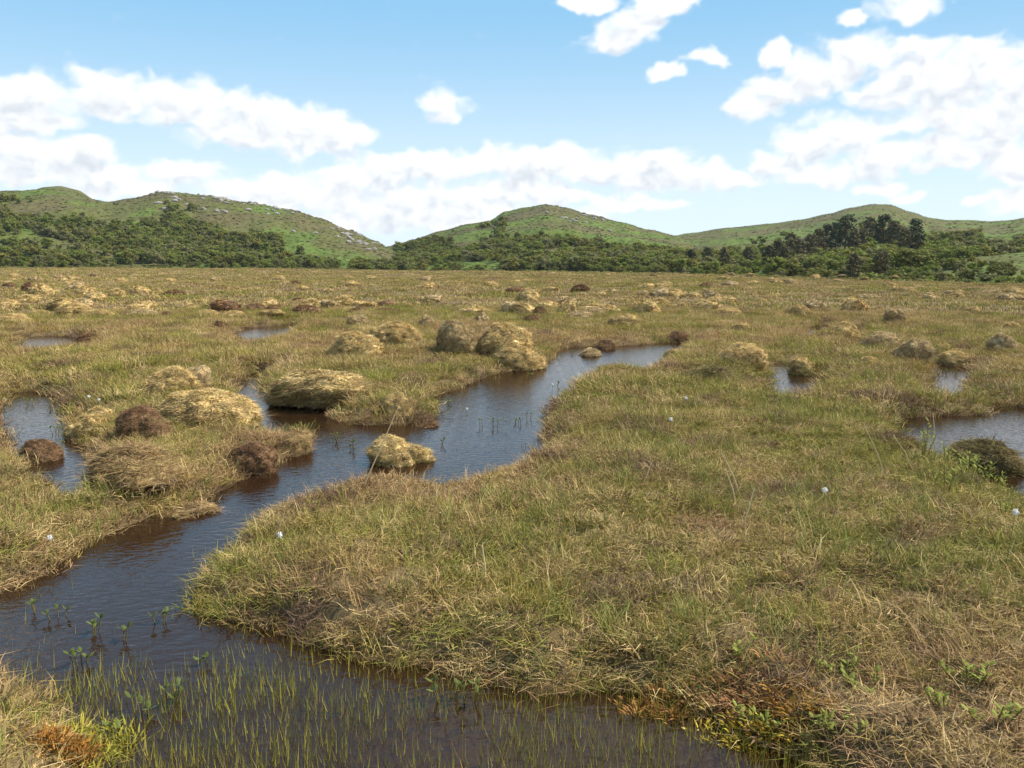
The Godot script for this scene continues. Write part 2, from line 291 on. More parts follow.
func table(t: Array, a: float) -> Vector3:
	if a <= t[0].x: return t[0]
	for i in range(1, t.size()):
		if a <= t[i].x:
			var k: float = (a - t[i - 1].x) / (t[i].x - t[i - 1].x)
			k = lerpf(k, k * k * (3.0 - 2.0 * k), 0.6)
			return t[i - 1].lerp(t[i], k)
	return t[t.size() - 1]

# ---------------------------------------------------------------- water distance
const GX0 := -17.0
const GZ0 := -27.0
const GS := 0.08
const GW := 425
const GH := 330
var sd := PackedFloat32Array()

func build_distance() -> void:
	sd.resize(GW * GH)
	sd.fill(3.0)
	for poly in POOLS:
		var pv := PackedVector2Array(poly)
		var lo := pv[0]
		var hi := pv[0]
		for p in pv:
			lo = lo.min(p)
			hi = hi.max(p)
		var n := pv.size()
		for j in range(maxi(0, int((lo.y - 1.3 - GZ0) / GS)), mini(GH, int((hi.y + 1.3 - GZ0) / GS) + 1)):
			for i in range(maxi(0, int((lo.x - 1.3 - GX0) / GS)), mini(GW, int((hi.x + 1.3 - GX0) / GS) + 1)):
				var p := Vector2(GX0 + i * GS, GZ0 + j * GS)
				var best := 9.0
				var inside := false
				for k in n:
					var a := pv[k]
					var b := pv[k - 1]
					var e := b - a
					var w := p - a
					var q := w - e * clampf(w.dot(e) / e.length_squared(), 0.0, 1.0)
					best = minf(best, q.length_squared())
					if (a.y > p.y) != (b.y > p.y) and p.x < e.x * (p.y - a.y) / e.y + a.x:
						inside = not inside
				var s := sqrt(best) * (-1.0 if inside else 1.0)
				sd[j * GW + i] = minf(sd[j * GW + i], s)

func water_dist(x: float, z: float) -> float:
	var fx := (x - GX0) / GS
	var fz := (z - GZ0) / GS
	if fx < 0.0 or fz < 0.0 or fx >= GW - 1.0 or fz >= GH - 1.0: return 3.0
	var i := int(fx)
	var j := int(fz)
	fx -= i
	fz -= j
	var k := j * GW + i
	var d := lerpf(lerpf(sd[k], sd[k + 1], fx), lerpf(sd[k + GW], sd[k + GW + 1], fx), fz)
	return d + 0.07 * n_mid.get_noise_2d(x * 1.6, z * 1.6) + 0.025 * n_fine.get_noise_2d(x * 2.0, z * 2.0)

func bearing(x: float, z: float) -> float:
	return rad_to_deg(atan2(x, -z))

func ground(x: float, z: float) -> float:
	var d := water_dist(x, z)
	var lump := 0.09 * n_mid.get_noise_2d(x * 0.9, z * 0.9) + 0.045 * n_fine.get_noise_2d(x * 0.9, z * 0.9)
	var y: float
	if d > 0.0:
		y = 0.012 + (0.13 + lump) * smoothstep(0.0, 0.28, d) + 0.05 * smoothstep(0.2, 1.6, d)
	else:
		y = 0.012 - 0.06 * smoothstep(0.0, 0.08, -d) - 0.26 * smoothstep(0.05, 0.6, -d)
	var r := sqrt(x * x + z * z)
	if r > 24.0:
		var e := table(EDGE, bearing(x, z))
		y += (e.z - 0.15) * smoothstep(0.0, 1.0, clampf((r - 24.0) / (e.y - 24.0), 0.0, 1.0) * 0.5 + 0.0) * 2.0 * clampf((r - 24.0) / (e.y - 24.0), 0.0, 1.0)
		y += 0.14 * n_coarse.get_noise_2d(x * 0.6, z * 0.6) * smoothstep(24.0, 60.0, r)
	return y

# ---------------------------------------------------------------- hills: each is a sheet over bearing and distance
func hill_y(h: Dictionary, a: float, r: float) -> float:
	var e := table(EDGE, a)
	var k := table(h.ridge, a)
	var r0: float = e.y * h.start - 6.0
	var t := (r - r0) / (k.y - r0)
	if t < 0.0: return -50.0
	var x := sin(deg_to_rad(a)) * r
	var z := -cos(deg_to_rad(a)) * r
	var rough: float = h.rough * (n_hill.get_noise_2d(x, z) * 3.2 + n_hill.get_noise_2d(x * 3.3 + 90.0, z * 3.3) * 1.1)
	var y0 := e.z - 0.5
	var p := t
	if t > 1.0:
		p = 1.0 - (t - 1.0) * (t - 1.0) * 2.2
	else:
		p = lerpf(t, t * t * (3.0 - 2.0 * t), h.soft)
	var shape := sin(clampf(t, 0.0, 1.0) * PI)
	return y0 + (k.z - y0) * p + rough * (shape * 0.9 + 0.12 * smoothstep(0.3, 1.0, t))

func terrain(a: float, r: float) -> float:
	var x := sin(deg_to_rad(a)) * r
	var z := -cos(deg_to_rad(a)) * r
	var y := ground(x, z)
	for h in sheets:
		if a >= h.a0 and a <= h.a1:
			y = maxf(y, hill_y(h, a, r))
	return y

func spot(a: float, r: float, sink := 0.0) -> Vector3:
	return Vector3(sin(deg_to_rad(a)) * r, terrain(a, r) - sink, -cos(deg_to_rad(a)) * r)

func on_slope(a: float, rise: float) -> float:
	var r := table(EDGE, a).y - 4.0
	while r < 640.0:
		if rad_to_deg(atan2(terrain(a, r) - EYE, r)) >= rise: return r
		r += 1.5
	return 300.0

func hill_color(h: Dictionary, a: float, r: float, t: float, y: float) -> Color:
	var x := sin(deg_to_rad(a)) * r
	var z := -cos(deg_to_rad(a)) * r
	var n := n_hill.get_noise_2d(x * 1.3 + 40.0, z * 1.3)
	var m := n_hill.get_noise_2d(x * 4.0, z * 4.0 + 70.0)
	var f := n_mid.get_noise_2d(x * 0.6, z * 0.6)
	var olive := Color(0.086, 0.092, 0.029)
	var bracken := Color(0.084, 0.120, 0.025)
	var heather := Color(0.094, 0.080, 0.038)
	var c := olive
	c = c.lerp(bracken, clampf(smoothstep(0.05, 0.32, n + 0.3 * m + h.lush * (0.58 - t)), 0.0, 1.0))
	c = c.lerp(heather, 0.75 * smoothstep(0.0, 0.35, -n + 0.5 * m + 0.35 * (t - 0.75)))
	c = c * (1.0 + 0.45 * f)
	c.a = 1.0
	return c

func build_hill(called: String, ridge: Array, start: float, rough: float, soft: float, lush: float, a0: float, a1: float, step: float, rows: int, label: String) -> Dictionary:
	var h := {"ridge": ridge, "start": start, "rough": rough, "soft": soft, "lush": lush, "a0": a0, "a1": a1}
	var v := PackedVector3Array()
	var c := PackedColorArray()
	var idx := PackedInt32Array()
	var cols := int((a1 - a0) / step) + 1
	for i in cols:
		var a := a0 + i * step
		var e := table(EDGE, a)
		var k := table(ridge, a)
		var r0: float = e.y * start - 6.0
		for j in rows:
			var t := 1.5 * j / (rows - 1.0)
			var r := r0 + (k.y - r0) * t
			var y := hill_y(h, a, maxf(r, r0 + 0.01))
			v.append(Vector3(sin(deg_to_rad(a)) * r, y, -cos(deg_to_rad(a)) * r))
			c.append(hill_color(h, a, r, t, y))
			if i > 0 and j > 0:
				var q := i * rows + j
				idx.append_array([q - rows - 1, q - rows, q, q - rows - 1, q, q - 1])
	var o := part(called, smooth_mesh(v, c, idx), mat.soil, self)
	tag(o, label, "hill", "", "structure")
	sheets.append(h)
	return h

# ---------------------------------------------------------------- plant meshes
func blade(v: PackedVector3Array, c: PackedColorArray, at: Vector3, up: Vector3, out: Vector3, length: float, width: float, curl: float, col: Color) -> void:
	var side := up.cross(out)
	if side.length() < 0.01: side = Vector3.RIGHT
	side = side.normalized().rotated(up.normalized(), rnd(-1.2, 1.2)) * width * 0.5
	var p1 := at + up * length * 0.52 + out * length * curl * 0.18
	var p2 := at + up * length * (0.98 - 0.35 * curl) + out * length * curl * 0.8
	for p in [at - side, at + side, p1 + side * 0.85, at - side, p1 + side * 0.85, p1 - side * 0.85, p1 - side * 0.85, p1 + side * 0.85, p2]:
		v.append(p)
		c.append(col)

func tuft(n: int, radius: float, h0: float, h1: float, width: float, lean: float, curl: float, lo: float, hi: float, dry := 0.0) -> ArrayMesh:
	var v := PackedVector3Array()
	var c := PackedColorArray()
	for i in n:
		var a := rnd(0.0, TAU)
		var r := radius * sqrt(rng.randf())
		var out := Vector3(cos(a), 0.0, sin(a))
		var aim := Vector3(rnd(-1, 1), 0, rnd(-1, 1)) * lean + out * lean * 0.5
		var col := grey(lo, hi)
		if rng.randf() < dry: col = Color(col.r * 1.75, col.g * 1.35, col.b * 1.5)
		blade(v, c, out * r + Vector3(0, -0.02, 0), (Vector3.UP + aim).normalized(), Vector3(rnd(-1, 1), 0, rnd(-1, 1)).normalized(), rnd(h0, h1), width * rnd(0.7, 1.3), curl * rnd(0.4, 1.5), col)
	return flat_mesh(v, c)

func moss_clump(n: int, radius: float, length: float, width: float) -> ArrayMesh:
	var v := PackedVector3Array()
	var c := PackedColorArray()
	for i in n:
		var a := rnd(0.0, TAU)
		var out := Vector3(cos(a), 0, sin(a))
		var up := (Vector3.UP + out * rnd(0.1, 1.3)).normalized()
		blade(v, c, out * radius * rng.randf() * 0.6, up, out, length * rnd(0.6, 1.2), width, rnd(0.2, 1.0), grey(0.75, 1.25))
	return flat_mesh(v, c)

func moss_pad(pads: int, blades: int, radius: float, size: float, length: float, width: float) -> ArrayMesh:
	var v := PackedVector3Array()
	var c := PackedColorArray()
	for i in pads:
		var a := rnd(0.0, TAU)
		var p := Vector3(cos(a), 0, sin(a)) * radius * sqrt(rng.randf()) + Vector3(0, rnd(0.0, length * 0.45), 0)
		var face := (Vector3.UP + Vector3(rnd(-0.9, 0.9), 0, rnd(-0.9, 0.9))).normalized()
		var s := face.cross(Vector3(rnd(-1, 1), rnd(-1, 1), rnd(-1, 1))).normalized() * size * rnd(0.6, 1.3)
		var u := s.cross(face) * rnd(0.5, 1.0)
		var col := grey(0.75, 1.25)
		for w in [p - s, p + u, p + s, p - s, p + s, p - u]:
			v.append(w)
			c.append(col)
	for i in blades:
		var a := rnd(0.0, TAU)
		var out := Vector3(cos(a), 0, sin(a))
		blade(v, c, out * radius * rng.randf(), (Vector3.UP + out * rnd(0.1, 1.0)).normalized(), out, length * rnd(0.6, 1.2), width, rnd(0.2, 1.0), grey(0.75, 1.25))
	return flat_mesh(v, c)

func tube(v: PackedVector3Array, c: PackedColorArray, a: Vector3, b: Vector3, ra: float, rb: float, sides: int, col: Color) -> void:
	var d := (b - a).normalized()
	var s := d.cross(Vector3.RIGHT if absf(d.x) < 0.8 else Vector3.UP).normalized()
	var u := d.cross(s)
	for k in sides:
		var p := s * cos(TAU * k / sides) + u * sin(TAU * k / sides)
		var q := s * cos(TAU * (k + 1) / sides) + u * sin(TAU * (k + 1) / sides)
		for w in [a + p * ra, b + p * rb, b + q * rb, a + p * ra, b + q * rb, a + q * ra]:
			v.append(w)
			c.append(col)

func leaves(v: PackedVector3Array, c: PackedColorArray, at: Vector3, radius: Vector3, n: int, size: float, lo: float, hi: float, shell := 0.45) -> void:
	for i in n:
		var d := Vector3(rng.randfn(), rng.randfn(), rng.randfn()).normalized()
		var p := at + d * radius * pow(rng.randf(), shell)
		var face := (d + Vector3(rnd(-0.7, 0.7), rnd(-0.4, 1.0), rnd(-0.7, 0.7))).normalized()
		var s := face.cross(Vector3(rnd(-1, 1), rnd(-1, 1), rnd(-1, 1))).normalized() * size * rnd(0.6, 1.4)
		var u := s.cross(face)
		var col := grey(lo, hi)
		for w in [p - s, p + u, p + s, p - s, p + s, p - u * 0.7]:
			v.append(w)
			c.append(col)

func broadleaf() -> Array:      # unit height: [trunk mesh, crown mesh]
	var tv := PackedVector3Array()
	var tc := PackedColorArray()
	var cv := PackedVector3Array()
	var cc := PackedColorArray()
	var top := Vector3(rnd(-0.06, 0.06), 0.55, rnd(-0.06, 0.06))
	tube(tv, tc, Vector3(0, -0.12, 0), top * 0.5, 0.035, 0.026, 6, Color.WHITE)
	tube(tv, tc, top * 0.5, top * 1.4, 0.026, 0.008, 6, Color.WHITE)
	for k in 11:
		var a := TAU * k * 0.382 + rnd(-0.4, 0.4)
		var y := rnd(0.22, 0.86)
		var reach := rnd(0.12, 0.36) * (1.15 - 0.75 * absf(y - 0.45))
		var at := Vector3(cos(a) * reach, y, sin(a) * reach)
		tube(tv, tc, top * clampf(y * 1.1, 0.3, 1.1), at, 0.013, 0.004, 4, Color.WHITE)
		leaves(cv, cc, at, Vector3(rnd(0.13, 0.21), rnd(0.10, 0.16), rnd(0.13, 0.21)), 60, 0.042, 0.65, 1.35)
	leaves(cv, cc, Vector3(0, 0.55, 0), Vector3(0.28, 0.34, 0.28), 90, 0.045, 0.6, 1.2, 0.33)
	return [flat_mesh(tv, tc), flat_mesh(cv, cc)]

func pine() -> Array:
	var tv := PackedVector3Array()
	var tc := PackedColorArray()
	var cv := PackedVector3Array()
	var cc := PackedColorArray()
	var lean := Vector3(rnd(-0.04, 0.04), 0.5, rnd(-0.04, 0.04))
	tube(tv, tc, Vector3(0, -0.1, 0), lean, 0.03, 0.02, 6, Color.WHITE)
	tube(tv, tc, lean, Vector3(lean.x, 1.0, lean.z), 0.02, 0.004, 6, Color.WHITE)
	for k in 30:
		var y := 0.20 + 0.76 * k / 29.0
		var a := TAU * k * 0.382 + rnd(-0.5, 0.5)
		var reach := 0.21 * sqrt(maxf(0.02, 1.0 - pow((y - 0.42) / 0.60, 2.0))) * rnd(0.45, 1.1)
		var at := Vector3(cos(a) * reach + lean.x, y + reach * rnd(-0.2, 0.2), sin(a) * reach + lean.z)
		tube(tv, tc, Vector3(lean.x * minf(1.0, y * 2.0), y - 0.04, lean.z * minf(1.0, y * 2.0)), at, 0.009, 0.003, 4, Color.WHITE)
		leaves(cv, cc, at, Vector3(0.10, 0.065, 0.10) * rnd(0.8, 1.3), 46, 0.027, 0.65, 1.35)
	return [flat_mesh(tv, tc), flat_mesh(cv, cc)]

func bush() -> ArrayMesh:
	var v := PackedVector3Array()
	var c := PackedColorArray()
	for k in 6:
		var a := rnd(0, TAU)
		leaves(v, c, Vector3(cos(a) * rnd(0.0, 0.4), rnd(0.12, 0.5), sin(a) * rnd(0.0, 0.4)), Vector3(0.3, 0.26, 0.3), 34, 0.085, 0.65, 1.3)
	return flat_mesh(v, c)

# ---------------------------------------------------------------- hummocks
func hummock_shape(k: int) -> Dictionary:   # unit width and height, foot at y = 0
	var v := PackedVector3Array()
	var c := PackedColorArray()
	var idx := PackedInt32Array()
	var bv := PackedVector3Array()
	var bc := PackedColorArray()
	var cols := 120
	var rows := 44
	var off := Vector3(k * 31.7, k * 17.3, k * 7.9)
	var places := []
	var tints := PackedColorArray()
	var shape := func(a: float, t: float) -> Vector3:      # t: 0 lip .. 1 crown
		var d := Vector3(cos(a), 0, sin(a))
		var rr := 0.5 * (1.0 + 0.34 * n_mid.get_noise_3d(d.x * 0.9 + off.x, off.y, d.z * 0.9 + off.z))
		var el := lerpf(-0.22, PI / 2.0, t)
		var q := Vector3(d.x * pow(cos(el), 0.85) * rr, 0.10 + (0.86 * sin(el) if el > 0.0 else 0.35 * sin(el)), d.z * pow(cos(el), 0.85) * rr)
		var lobe := n_mid.get_noise_3d(q.x * 1.35 + off.x, q.y * 0.8, q.z * 1.35 + off.z)
		var big := n_cell.get_noise_3d(q.x * 4.2 + off.x, q.y * 3.4 + off.y, q.z * 4.2 + off.z)
		var small := n_cell.get_noise_3d(q.x * 8.0 + off.z, q.y * 8.0, q.z * 8.0 + off.x)
		q *= 1.0 + 0.48 * lobe - 0.17 * (big + 0.55) - 0.06 * (small + 0.5) + 0.03 * n_fine.get_noise_3d(q.x * 6.0, q.y * 6.0 + off.y, q.z * 6.0)
		q.x += 0.16 * q.y * sin(off.x)
		q.z += 0.16 * q.y * cos(off.x)
		return q
	for i in cols + 1:
		for j in rows:
			var a := TAU * (i % cols) / cols
			var q: Vector3 = shape.call(a, j / (rows - 1.0))
			v.append(q)
			var g := 1.0 + 0.5 * n_fine.get_noise_3d(q.x * 2.0 + 5.0, q.y * 2.0, q.z * 2.0 + off.x) + rnd(-0.15, 0.15)
			var dead := 0.8 * smoothstep(0.15, 0.5, n_mid.get_noise_3d(q.x * 2.4 + off.z, q.y * 2.4, q.z * 2.4 + 9.0))
			c.append(Color(g, g * 0.98, g * 0.95).lerp(Color(g * 0.58, g * 0.47, g * 0.42), dead))
			if i > 0 and j > 0:
				var p := i * rows + j
				idx.append_array([p - rows - 1, p, p - rows, p - rows - 1, p - 1, p])
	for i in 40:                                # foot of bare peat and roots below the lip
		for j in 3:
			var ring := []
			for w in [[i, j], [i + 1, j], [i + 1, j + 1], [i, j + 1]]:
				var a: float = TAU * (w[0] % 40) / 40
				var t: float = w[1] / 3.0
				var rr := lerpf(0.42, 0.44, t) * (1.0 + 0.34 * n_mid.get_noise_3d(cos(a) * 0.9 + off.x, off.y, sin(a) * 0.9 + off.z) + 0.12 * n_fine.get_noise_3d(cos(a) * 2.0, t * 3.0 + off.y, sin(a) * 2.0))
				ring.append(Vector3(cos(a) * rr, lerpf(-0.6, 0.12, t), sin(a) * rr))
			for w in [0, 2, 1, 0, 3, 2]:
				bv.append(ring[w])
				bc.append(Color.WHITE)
	for i in 2600:
		var t := pow(rng.randf(), 1.25)
		var a := rnd(0, TAU)
		var q: Vector3 = shape.call(a, t)
		var q2: Vector3 = shape.call(a + 0.05, t)
		var q3: Vector3 = shape.call(a, minf(t + 0.04, 1.0) if t < 0.95 else t - 0.04)
		var nn := (q3 - q).cross(q2 - q).normalized()
		if nn.dot(q - Vector3(0, 0.2, 0)) < 0.0: nn = -nn
		var b := Basis(Quaternion(Vector3.UP, nn)) * Basis(Vector3.UP, rnd(0, TAU))
		places.append(Transform3D(b.scaled(Vector3.ONE * rnd(0.7, 1.5)), q - nn * 0.01))
		tints.append(grey(0.65, 1.35) * (0.9 + 0.5 * n_fine.get_noise_3d(q.x * 1.6, q.y * 1.6, q.z * 1.6 + off.x)) if rng.randf() < 0.85 else Color(0.5, 0.40, 0.32))
	var sides := []
	var side_tints := PackedColorArray()
	for i in 760:
		var t := (0.40 if k % 2 else 0.62) * pow(rng.randf(), 0.9)
		var a := rnd(0, TAU)
		if n_mid.get_noise_3d(cos(a) * 0.9 + off.y, t, sin(a) * 0.9) < -0.08: continue
		var q: Vector3 = shape.call(a, t)
		var lean := (Vector3(cos(a), 0, sin(a)) * rnd(0.2, 0.9) + Vector3(0, 1, 0)).normalized()
		sides.append(Transform3D((Basis(Quaternion(Vector3.UP, lean)) * Basis(Vector3.UP, rnd(0, TAU))).scaled(Vector3.ONE * rnd(0.5, 1.1)), q - Vector3(cos(a), 0, sin(a)) * 0.02))
		side_tints.append([Color(0.20, 0.21, 0.055), Color(0.30, 0.24, 0.08), Color(0.44, 0.33, 0.17), Color(0.27, 0.165, 0.10), Color(0.22, 0.14, 0.085)][rng.randi() % 5] * rnd(0.75, 1.2))
	return {"sides": sides, "side_tints": side_tints, "cap": smooth_mesh(v, c, idx), "foot": flat_mesh(bv, bc), "places": places, "tints": tints}

func multi(m: Mesh, places: Array, tints: PackedColorArray) -> MultiMesh:
	var mm := MultiMesh.new()
	mm.transform_format = MultiMesh.TRANSFORM_3D
	mm.use_colors = true
	mm.mesh = m
	mm.instance_count = places.size()
	for i in places.size():
		mm.set_instance_transform(i, places[i])
		mm.set_instance_color(i, tints[i])
	return mm

# ---------------------------------------------------------------- sky
func cloud_field(list: Array, a: float, e: float) -> float:
	var f := -1.0
	for k in list:
		var da: float = (a - k[0]) / k[2]
		if da > 1.5 or da < -1.5: continue
		var de: float = (e - k[1]) / k[3]
		if de < 0.0: de *= 1.35
		var g := 1.0 - da * da - de * de
		if g > f: f = g
	return f

func sky_color(list: Array, a: float, e: float) -> Color:
	var s := sin(deg_to_rad(maxf(e, 0.0)))
	var air := Color(0.496, 0.600, 0.666).lerp(Color(0.178, 0.365, 0.548), smoothstep(0.0, 0.30, s)).lerp(Color(0.074, 0.196, 0.400), smoothstep(0.22, 1.0, s))
	air = air.lerp(Color(0.557, 0.618, 0.661), 0.5 * pow(1.0 - s, 14.0))
	var wa := a + 0.9 * n_cloud.get_noise_2d(a * 0.9 + 300.0, e * 1.2)
	var we := e + 0.55 * n_cloud.get_noise_2d(a * 0.9, e * 1.2 + 300.0)
	var n := n_cloud.get_noise_2d(wa, we * 1.5)
	var f := cloud_field(list, wa, we)
	var dens := smoothstep(-0.28, 0.90, f + 1.1 * n + 0.20)
	if dens <= 0.002: return air
	var up := cloud_field(list, wa + 0.3, we + 0.8) + 0.9 * n_cloud.get_noise_2d(wa + 0.3, we * 1.5 + 1.2)
	var deep := smoothstep(-0.1, 1.2, up)
	var puff := n_cloud.get_noise_2d(wa * 2.1 + 50.0, we * 3.0)
	var white := Color(0.68, 0.68, 0.68).lerp(Color(0.45, 0.48, 0.52), clampf(deep * (0.62 + 0.8 * puff), 0.0, 1.0))
	return air.lerp(white, dens * 0.96)

func build_sky() -> ImageTexture:
	var w := 4096
	var h := 2048
	var list := CLOUDS.duplicate()
	var seen: Array = []
	for k in 260:                                # the same broken cumulus all round
		var a := rnd(-180, 180)
		var e := rnd(2.0, 12.0) if rng.randf() < 0.82 else rnd(12.0, 50.0)
		if absf(a) < 38.0 and e < 19.5: continue
		var big := rnd(2.0, 5.0) * (1.0 + e * 0.03)
		for m in 4:
			seen.append([a + rnd(-big, big) * 1.3, e + rnd(-0.25, 0.3) * big, big * rnd(0.5, 1.0), big * rnd(0.25, 0.5)])
	list.append_array(seen)
	var bins := []
	for i in 72:
		bins.append([])
	for k in list:
		for i in 72:
			var mid := -177.5 + i * 5.0
			if absf(mid - k[0]) < 3.5 + k[2] * 1.6: bins[i].append(k)
	var small := Image.create(w / 8, h / 8, false, Image.FORMAT_RGB8)
	for i in w / 8:
		var a := wrapf((i + 0.5) / (w / 8.0) * 360.0, -180.0, 180.0)
		var near: Array = bins[clampi(int((a + 180.0) / 5.0), 0, 71)]
		for j in h / 8:
			var e := 90.0 - (j + 0.5) / (h / 8.0) * 180.0
			if e < -1.5: break
			small.set_pixel(i, j, sky_color(near, a, e).linear_to_srgb())
	for j in range(h / 16 + 1, h / 8):
		for i in w / 8:
			small.set_pixel(i, j, Color(0.30, 0.29, 0.22).linear_to_srgb())
	small.resize(w, h, Image.INTERPOLATE_CUBIC)
	var half := int(37.0 / 360.0 * w)
	for q in range(-half, half):
		var i := (q + w) % w
		var a := (q + 0.5) / w * 360.0
		var near: Array = bins[clampi(int((a + 180.0) / 5.0), 0, 71)]
		for j in range(int((90.0 - 20.0) / 180.0 * h), int((90.0 + 0.2) / 180.0 * h)):
			var e := 90.0 - (j + 0.5) / h * 180.0
			small.set_pixel(i, j, sky_color(near, a, e).linear_to_srgb())
	return ImageTexture.create_from_image(small)

# ---------------------------------------------------------------- scene
func _ready() -> void:
	rng.seed = 4711
	for k in [[n_coarse, 0.05, 2], [n_mid, 0.6, 3], [n_fine, 3.0, 2], [n_hill, 0.014, 4], [n_cloud, 0.33, 6]]:
		k[0].noise_type = FastNoiseLite.TYPE_SIMPLEX_SMOOTH
		k[0].frequency = k[1]
		k[0].fractal_octaves = k[2]
		k[0].seed = 11
	n_cell.noise_type = FastNoiseLite.TYPE_CELLULAR
	n_cell.cellular_return_type = FastNoiseLite.RETURN_DISTANCE
	n_cell.cellular_distance_function = FastNoiseLite.DISTANCE_EUCLIDEAN
	n_cell.frequency = 1.0
	n_cell.fractal_type = FastNoiseLite.FRACTAL_NONE
	# camera, sky, sun
	var cam := Camera3D.new()
	cam.name = "camera"
	cam.fov = 48.624
	cam.far = 6000.0
	cam.near = 0.05
	add_child(cam)
	cam.position = Vector3(0, EYE, 0)
	cam.rotation_degrees = Vector3(-8.168, 0, 0)
	cam.current = true
	var we := WorldEnvironment.new()
	we.name = "world_environment"
	var env := Environment.new()
	env.background_mode = Environment.BG_SKY
	env.tonemap_mode = Environment.TONE_MAPPER_LINEAR
	env.tonemap_exposure = 1.7
	env.sdfgi_enabled = true
	env.ssao_enabled = true
	env.ssil_enabled = true
	var pano := PanoramaSkyMaterial.new()
	pano.panorama = build_sky()
	pano.energy_multiplier = 1.0
	env.sky = Sky.new()
	env.sky.sky_material = pano
	env.fog_enabled = true
	env.fog_density = 0.0001
	env.fog_light_color = Color(0.80, 0.87, 0.95)
	we.environment = env
	add_child(we)
	var sun := DirectionalLight3D.new()
	sun.name = "sun"
	sun.light_energy = 1.6
	sun.light_color = Color(1.0, 0.955, 0.88)
	sun.light_angular_distance = 0.5
	sun.shadow_enabled = true
	add_child(sun)
	sun.look_at_from_position(SUN_TOWARDS * 50.0, Vector3.ZERO, Vector3.UP)
	print("sky ", Time.get_ticks_msec())

	materials()
	build_distance()
	print("distance ", Time.get_ticks_msec())
	build_ground()
	build_water()
	print("ground ", Time.get_ticks_msec())
	build_hills()
	print("hills ", Time.get_ticks_msec())
	build_woods()
	print("woods ", Time.get_ticks_msec())
	build_hummocks()
	print("hummocks ", Time.get_ticks_msec())
	build_grass()
	print("grass ", Time.get_ticks_msec())
	build_small_plants()
	print("done ", Time.get_ticks_msec())

func materials() -> void:
	mat.soil = paint(Color.WHITE, 0.95)
	mat.grass = paint(Color.WHITE, 0.75, 0.3)
	mat.moss = paint(Color(0.68, 0.525, 0.245).linear_to_srgb(), 0.95, 0.2)
	mat.moss_buff = paint(Color(0.62, 0.49, 0.275).linear_to_srgb(), 0.95, 0.2)
	mat.moss_brown = paint(Color(0.27, 0.165, 0.095).linear_to_srgb(), 0.95, 0.2)
	mat.moss_green = paint(Color(0.40, 0.29, 0.14).linear_to_srgb(), 0.95, 0.2)
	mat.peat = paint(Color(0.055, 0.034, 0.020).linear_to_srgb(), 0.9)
	mat.bark = paint(Color(0.13, 0.105, 0.085).linear_to_srgb(), 0.95)
	mat.pine_bark = paint(Color(0.16, 0.085, 0.055).linear_to_srgb(), 0.95)
	mat.leaf = paint(Color.WHITE, 0.7, 0.7)
	mat.leaf_tree = paint(Color(0.075, 0.105, 0.024).linear_to_srgb(), 0.7, 0.7)
	mat.needle = paint(Color(0.066, 0.078, 0.036).linear_to_srgb(), 0.8, 0.2)
	mat.needle_brown = paint(Color(0.125, 0.112, 0.055).linear_to_srgb(), 0.8, 0.2)
	mat.rock = paint(Color(0.27, 0.255, 0.235).linear_to_srgb(), 0.95)
	mat.cotton = paint(Color(0.82, 0.82, 0.80).linear_to_srgb(), 0.95, 0.4)
	mat.tussock_grass = paint(Color(0.40, 0.28, 0.15).linear_to_srgb(), 0.8, 0.4)
	mat.heath = paint(Color(0.23, 0.19, 0.085).linear_to_srgb(), 0.9, 0.3)
	mat.straw = paint(Color(0.72, 0.58, 0.34).linear_to_srgb(), 0.8, 0.3)
	var w := StandardMaterial3D.new()
	w.albedo_color = Color(0.024, 0.012, 0.006).linear_to_srgb()
	w.albedo_color.a = 0.85
	w.transparency = BaseMaterial3D.TRANSPARENCY_ALPHA
	w.roughness = 0.04
	w.metallic_specular = 0.36
	var n := FastNoiseLite.new()
	n.frequency = 0.022
	n.fractal_octaves = 3
	n.noise_type = FastNoiseLite.TYPE_SIMPLEX_SMOOTH
	var im := n.get_seamless_image(512, 512)
	im.convert(Image.FORMAT_RGBA8)
	im.bump_map_to_normal_map(6.0)
	w.normal_enabled = true
	w.normal_texture = ImageTexture.create_from_image(im)
	w.normal_scale = 0.28
	w.uv1_triplanar = true
	w.uv1_world_triplanar = true
	w.uv1_scale = Vector3(0.75, 1.0, 1.5)
	mat.water = w

func patch_color(x: float, z: float, d: float) -> Color:
	var green := Color(0.225, 0.230, 0.046)
	var olive := Color(0.330, 0.255, 0.075)
	var straw := Color(0.530, 0.395, 0.185)
	var brown := Color(0.350, 0.230, 0.115)
	var heather := Color(0.200, 0.130, 0.085)
	var n1 := n_mid.get_noise_2d(x * 0.42, z * 0.42)
	var n2 := n_mid.get_noise_2d(x * 1.3 + 31.0, z * 1.3)
	var n3 := n_coarse.get_noise_2d(x * 2.0, z * 2.0 + 57.0)
	var v := 0.42 * n1 + 0.4 * n2 + rnd(-0.55, 0.55) + 0.4 * n3
	if d < 0.7: v += 0.22 * (1.0 - d / 0.7)
	var c: Color
	if v < -0.20: c = green
	elif v < 0.10: c = olive
	elif v < 0.44: c = straw
	else: c = brown
	if n_mid.get_noise_2d(x * 1.7 - 80.0, z * 1.7 + 12.0) + rnd(-0.3, 0.3) > 0.46: c = heather
	var g := rnd(0.68, 1.32)
	return Color(c.r * g, c.g * g, c.b * g)

